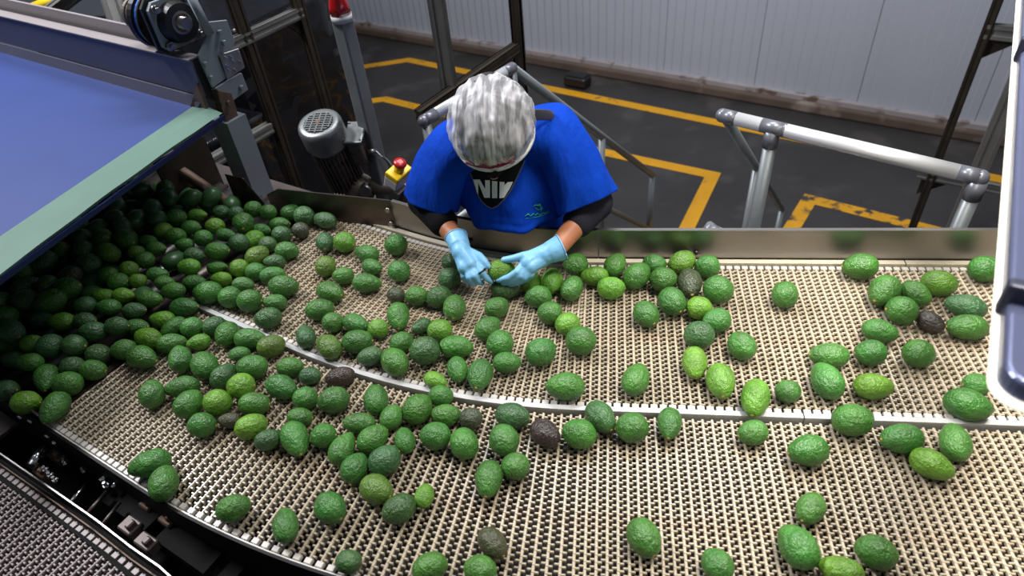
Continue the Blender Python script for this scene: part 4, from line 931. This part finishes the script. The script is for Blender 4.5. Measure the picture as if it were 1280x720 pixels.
def fold_t(t_, v, p):
    env = min(1, max(0, (v - .12) * 3)); return env * (.012 * math.sin(9 * t_ + 1.2) * math.sin(2.2 * v + .6) + .009 * noise.noise(V((p.x * 22, p.y * 8, p.z * 8))) + .005 * math.sin(14 * t_ + 3 * v))
smk = loft('smock', [NECK, SHLD, CHST, BELL, WAIS, HEM1, HEM2, HEM3], K['smock'], 6, fold_t)
# sleeves: wide kimono style
def sring(c, d, rx, ry, roll=0, n=36):
    d = V(d).normalized(); a = V((0, 0, 1)) - d * d.z; a.normalize(); b = d.cross(a); return [V(c) + a * (rx * math.cos(2 * PI * i / n + roll)) + b * (ry * math.sin(2 * PI * i / n + roll)) for i in range(n)]
def fold_s(t_, v, p): return v * (.007 * math.sin(5 * t_ + 2) + .010 * noise.noise(V((p.x * 16, p.y * 16, p.z * 10 + 4))))
loft('sleeve', [sring((-.33, 1.63, 2.30), (-1, 0, -.3), .055, .10), sring((-.40, 1.605, 2.30), (-1, -.1, -.5), .072, .105), sring((-.442, 1.585, 2.255), (-.8, -.2, -.9), .078, .10), sring((-.472, 1.56, 2.205), (-.5, -.3, -1), .075, .095), sring((-.487, 1.535, 2.16), (-.35, -.4, -1), .066, .086)], K['smock'], 5, fold_s)
loft('sleeve', [sring((-.21, 1.64, 2.32), (1, 0, -.2), .055, .10), sring((-.145, 1.62, 2.325), (1, -.1, -.45), .074, .105), sring((-.098, 1.578, 2.275), (.8, -.25, -.8), .074, .094), sring((-.066, 1.545, 2.22), (.6, -.4, -.9), .070, .090), sring((-.048, 1.518, 2.172), (.4, -.5, -.9), .063, .088)], K['smock'], 5, fold_s)
# logo on the chest: swirl and a wavy stroke
def onchest(x, y, dd=0):
    return D(x, y, 1.5)
from mathutils.bvhtree import BVHTree
smk_v = [v.co + wk.matrix_basis.translation * 0 for v in smk.data.vertices]
_bvh = BVHTree.FromPolygons([v.co[:] for v in smk.data.vertices], [list(f.vertices) for f in smk.data.polygons])
def hit(x, y, lift=.004):
    o_ = V((0, 0, CAMZ)); d = (M3 @ V((x - 640, y - 360, FPX))).normalized(); h = _bvh.ray_cast(o_, d); return (h[0] + h[1] * (lift if h[1].dot(d) < 0 else -lift)) if h[0] else D(x, y, 1.75)
for nm_, pts, r in (('logo_swirl', [(665, 258), (669, 255), (674, 256), (676, 260), (672, 262), (669, 259)], .0013), ('logo_swirl', [(674, 254), (677, 259), (675, 264)], .0013), ('logo_stroke', [(656, 270), (659, 267), (662, 270), (665, 267), (668, 269), (671, 266), (674, 268), (678, 265), (681, 266), (686, 262)], .0011), ('logo_stroke', [(657, 273), (668, 271.5), (678, 269), (687, 264)], .0008)):
    bm = B(); pathtube(bm, [hit(*p) for p in pts], r, 5); link(nm_, bm, K['logo'], smk)
# shirt seen in the V neck, with its print
import bisect
LE = [(583, 205), (588, 215), (592, 225), (596, 240), (602, 251), (609, 257), (614.5, 259.5)]; RE = [(656, 200), (650, 213), (644, 227), (638, 239), (631, 249), (623, 256.5), (616, 259.5)]
bm = B(); rows_ = []
for a_, b_ in zip([LE[0]] + [((LE[k][0] + LE[k + 1][0]) / 2, (LE[k][1] + LE[k + 1][1]) / 2) if h else LE[k] for k in range(6) for h in (0, 1)] + [LE[6]], [RE[0]] + [((RE[k][0] + RE[k + 1][0]) / 2, (RE[k][1] + RE[k + 1][1]) / 2) if h else RE[k] for k in range(6) for h in (0, 1)] + [RE[6]]):
    rows_.append([bm.verts.new(hit(a_[0] + (b_[0] - a_[0]) * i / 14, a_[1] + (b_[1] - a_[1]) * i / 14, .0035)) for i in range(15)])
for A_, B_ in zip(rows_[1:], rows_[2:]):
    for i in range(14): bm.faces.new((A_[i], B_[i], B_[i + 1], A_[i + 1]))
bmesh.ops.remove_doubles(bm, verts=bm.verts, dist=.0002)
o = link('shirt_front', bm, K['shirt'], wk, True)
bm = B(); pathtube(bm, [hit(x, y, .004) for x, y in LE + RE[::-1]], .0017, 6); link('neck_binding', bm, mat('grey_binding', (86, 92, 116), .7), wk)
for poly in ([(592.5, 224), (598.5, 224), (598.5, 243), (596.5, 239)], [(597, 224), (600.5, 224), (613, 247), (606, 247)], [(607, 224.5), (613, 224.5), (613, 247), (607, 241)], [(615.7, 225.5), (622.3, 226), (622.3, 247.5), (615.7, 247.5)], [(625, 226.5), (631, 227), (631, 231.5), (634.6, 227), (641.5, 227), (637, 236.5), (635.5, 239), (632.5, 244.5), (631, 241), (630.8, 247.2), (625, 247.5)]):
    bm = B(); f = bm.faces.new([bm.verts.new(V((x, y, 0))) for x, y in poly]); bmesh.ops.triangulate(bm, faces=[f]); bmesh.ops.subdivide_edges(bm, edges=bm.edges[:], cuts=2, use_grid_fill=True)
    for v in bm.verts: v.co = hit(v.co.x, v.co.y, .0062)
    link('shirt_print', bm, K['print'], wk)
# hair, hairnet, glasses, mask, collar
def hairb(bm): ball(bm, H(0, -.012, .012), .108, 3, (.84, 1, 1)); ball(bm, H(.0, -.075, .03), .05, 2)
blob('hair', [], K['hair'], .006, 2, wk, hairb)
bm = B(); NU, NV = 96, 40; rows_ = []
for j in range(NV + 1):
    ph = (PI * .60) * j / NV; r_ = []
    for i in range(NU):
        th_ = 2 * PI * i / NU; axis = (up_h * .93 - fw * .36).normalized(); f_ = (fw - axis * fw.dot(axis)).normalized(); s_ = axis.cross(f_)
        d = axis * math.cos(ph) + (f_ * math.cos(th_) + s_ * math.sin(th_)) * math.sin(ph)
        e = (ph / (PI * .6)); rr = .1235 - .012 * max(0, e - .75) * 4 * .8 + .0016 * math.sin(th_ * 23 + 2.3 * math.sin(5 * ph)) * e + .006 * noise.noise(d * 5) + .0016 * math.sin(th_ * 37 + 7 * noise.noise(d * 3)) * e * e
        p = HC + V((0, 0, .004)) + sd_h * d.dot(sd_h) * rr * .90 + fw * d.dot(fw) * rr * (.98) + up_h * d.dot(up_h) * rr; r_.append(bm.verts.new(p))
    rows_.append(r_)
for A_, B_ in zip(rows_[1:], rows_[2:]):
    for i in range(NU): bm.faces.new((A_[i], B_[i], B_[(i + 1) % NU], A_[(i + 1) % NU]))
for i in range(NU): bm.faces.new((rows_[0][0], rows_[1][i], rows_[1][(i + 1) % NU]))
bmesh.ops.remove_doubles(bm, verts=rows_[0], dist=1e-5); bmesh.ops.recalc_face_normals(bm, faces=bm.faces)
net = link('hairnet', bm, K['net'], wk, True)
bm = B(); pathtube(bm, [v.co.copy() for v in []] or [p for p in [(HC + (lambda th_: (lambda d: sd_h * d.dot(sd_h) * .105 + fw * d.dot(fw) * .113 + up_h * d.dot(up_h) * .113)((lambda ax_, f_: ax_ * math.cos(PI * .6) + (f_ * math.cos(th_) + ax_.cross(f_) * math.sin(th_)) * math.sin(PI * .6))((up_h * .93 - fw * .36).normalized(), (fw - (up_h * .93 - fw * .36).normalized() * fw.dot((up_h * .93 - fw * .36).normalized())).normalized())))(2 * PI * k / 40)) for k in range(41)]], .005, 8, False); link('elastic_band', bm, K['white'], net)
for s in (-1, 1):
    bm = B(); pathtube(bm, [H(s * .032 + .026 * math.cos(a), .104 - .02 * abs(math.cos(a)) * (1 if s * math.cos(a) > 0 else 0), .014 + .016 * math.sin(a)) for a in [2 * PI * k / 16 for k in range(17)]], .0022, 6, False); gf = link('glasses_frame', bm, K['glasses'], wk)
    bm = B(); pathtube(bm, [H(s * .058, .09, .02), H(s * .082, .05, .018), H(s * .084, -.01, .012)], .0022, 6); link('glasses_temple', bm, K['glasses'], gf)
bm = B(); pathtube(bm, [H(-.06, .097, .028), H(-.03, .108, .031), H(0, .112, .028), H(.03, .108, .031), H(.06, .097, .028)], .003, 6); link('glasses_bridge', bm, K['glasses'], wk)
def mk(bm): ball(bm, H(0, .062, -.035), .05, 3, (1.15, .9, .8)); ball(bm, H(0, .098, -.03), .024, 2); ball(bm, H(0, .108, -.014), .022, 2)
blob('face_mask', [], K['shirt'], .005, 2, wk, mk)
for s in (-1, 1):
    bm = B(); pathtube(bm, [H(s * .05, .075, -.03), H(s * .08, .02, -.012), H(s * .086, -.005, .0)], .0018, 6); link('mask_strap', bm, K['white'], wk)
ccn = V((-.232, 1.60, 2.365))
loft('collar', [ring(ccn, xa, V((0, -.8, .5)).normalized(), .10, .072), ring(ccn + V((0, -.006, .02)), xa, V((0, -.8, .55)).normalized(), .098, .07), ring(ccn + V((0, -.012, .036)), xa, V((0, -.8, .55)).normalized(), .09, .064)], K['purple'], 3, None, .005)
# gloved hands: every finger its own tapered chain, merged into one glove skin
def fingers(bm, chains):
    for pts, r0, r1 in chains:
        pts = [V(p) for p in pts]; n = len(pts) - 1
        for i in range(n): capsule(bm, pts[i], r0 + (r1 - r0) * i / n, pts[i + 1], r0 + (r1 - r0) * (i + 1) / n, 12)
def p_(x, y, z): return P(x, y, z)
hR = [([p_(573, 304, 2.125), p_(577, 315, 2.115)], .027, .027), ([p_(577, 315, 2.115), p_(588, 330, 2.098)], .026, .022), ([p_(577, 315, 2.11), p_(580, 334, 2.095)], .025, .018), ([p_(578, 313, 2.115), p_(596, 326, 2.10)], .022, .016),
      ([p_(596, 326, 2.102), p_(602, 340, 2.09), p_(608, 348, 2.07), p_(614, 352, 2.056)], .0105, .0078),          # index
      ([p_(590, 331, 2.098), p_(593, 345, 2.085), p_(598, 352, 2.062), p_(603, 354, 2.046)], .0105, .0078),         # middle
      ([p_(584, 334, 2.095), p_(586, 347, 2.08), p_(590, 354, 2.058), p_(594, 355, 2.044)], .010, .0074),           # ring
      ([p_(579, 334, 2.092), p_(579, 345, 2.075), p_(582, 351, 2.055), p_(585, 353, 2.044)], .009, .0068),          # little
      ([p_(587, 315, 2.115), p_(599, 320, 2.112), p_(606, 327, 2.105), p_(610, 333, 2.096)], .0125, .0085)]         # thumb
hL = [([p_(690, 314, 2.118), p_(682, 318, 2.112)], .027, .027), ([p_(682, 317, 2.112), p_(664, 323, 2.108)], .026, .022), ([p_(682, 320, 2.106), p_(664, 333, 2.098)], .024, .019), ([p_(680, 318, 2.108), p_(660, 328, 2.104)], .026, .022),
      ([p_(668, 318, 2.117), p_(654, 320, 2.120), p_(642, 323, 2.113), p_(630, 325, 2.106)], .013, .009),           # thumb
      ([p_(656, 328, 2.104), p_(646, 340, 2.094), p_(635, 347, 2.078), p_(623, 350, 2.066)], .0105, .0078),         # index
      ([p_(660, 332, 2.10), p_(650, 345, 2.084), p_(640, 351, 2.066), p_(629, 354, 2.052)], .0105, .0078),
      ([p_(664, 335, 2.097), p_(656, 347, 2.078), p_(647, 353, 2.06), p_(637, 356, 2.046)], .010, .0076),
      ([p_(669, 334, 2.095), p_(664, 344, 2.078), p_(657, 350, 2.060), p_(649, 354, 2.046)], .0092, .007)]
def cuff(bm, a, b, r0, r1): tube(bm, a, b, r0, r1, 20)
blob('glove', [], K['glove'], .0032, 2, wk, lambda bm: (fingers(bm, hR), cuff(bm, WRR + (WRR - p_(577, 315, 2.115)).normalized() * .014, p_(575, 309, 2.122), .031, .028)))
blob('glove', [], K['glove'], .0032, 2, wk, lambda bm: (fingers(bm, hL), cuff(bm, WRL + (WRL - p_(682, 318, 2.112)).normalized() * .018, p_(686, 316, 2.115), .035, .029)))
for c_, r_, d_ in ((WRR + (WRR - p_(577, 315, 2.115)).normalized() * .013, .0305, (WRR - p_(577, 315, 2.115)).normalized()), (WRL + (WRL - p_(682, 318, 2.112)).normalized() * .017, .0345, (WRL - p_(682, 318, 2.112)).normalized())):
    a_, b_ = frame(d_); bm = B(); pathtube(bm, [c_ + (a_ * math.cos(2 * PI * k / 24) + b_ * math.sin(2 * PI * k / 24)) * r_ for k in range(25)], .0022, 6, False); link('glove_cuff', bm, K['glove'], wk)
a_ = p_(601, 338, 2.092); d_ = (p_(607, 347, 2.073) - a_).normalized(); fa, fb = frame(d_)
bm = B(); pathtube(bm, [a_ + d_ * .002 + (fa * math.cos(2 * PI * k / 16) + fb * math.sin(2 * PI * k / 16)) * .0112 for k in range(17)], .0028, 6, False); link('finger_band', bm, K['black_plastic'], wk)
random.seed(4); hv = P(627, 338, 2.075)
o = put_avo(hv, .031, 1.18, .3, .2, 1, 'l', True); tag(o, 'avocado held between the two light blue gloves', 'avocado', 'avocados on the sorting belt')
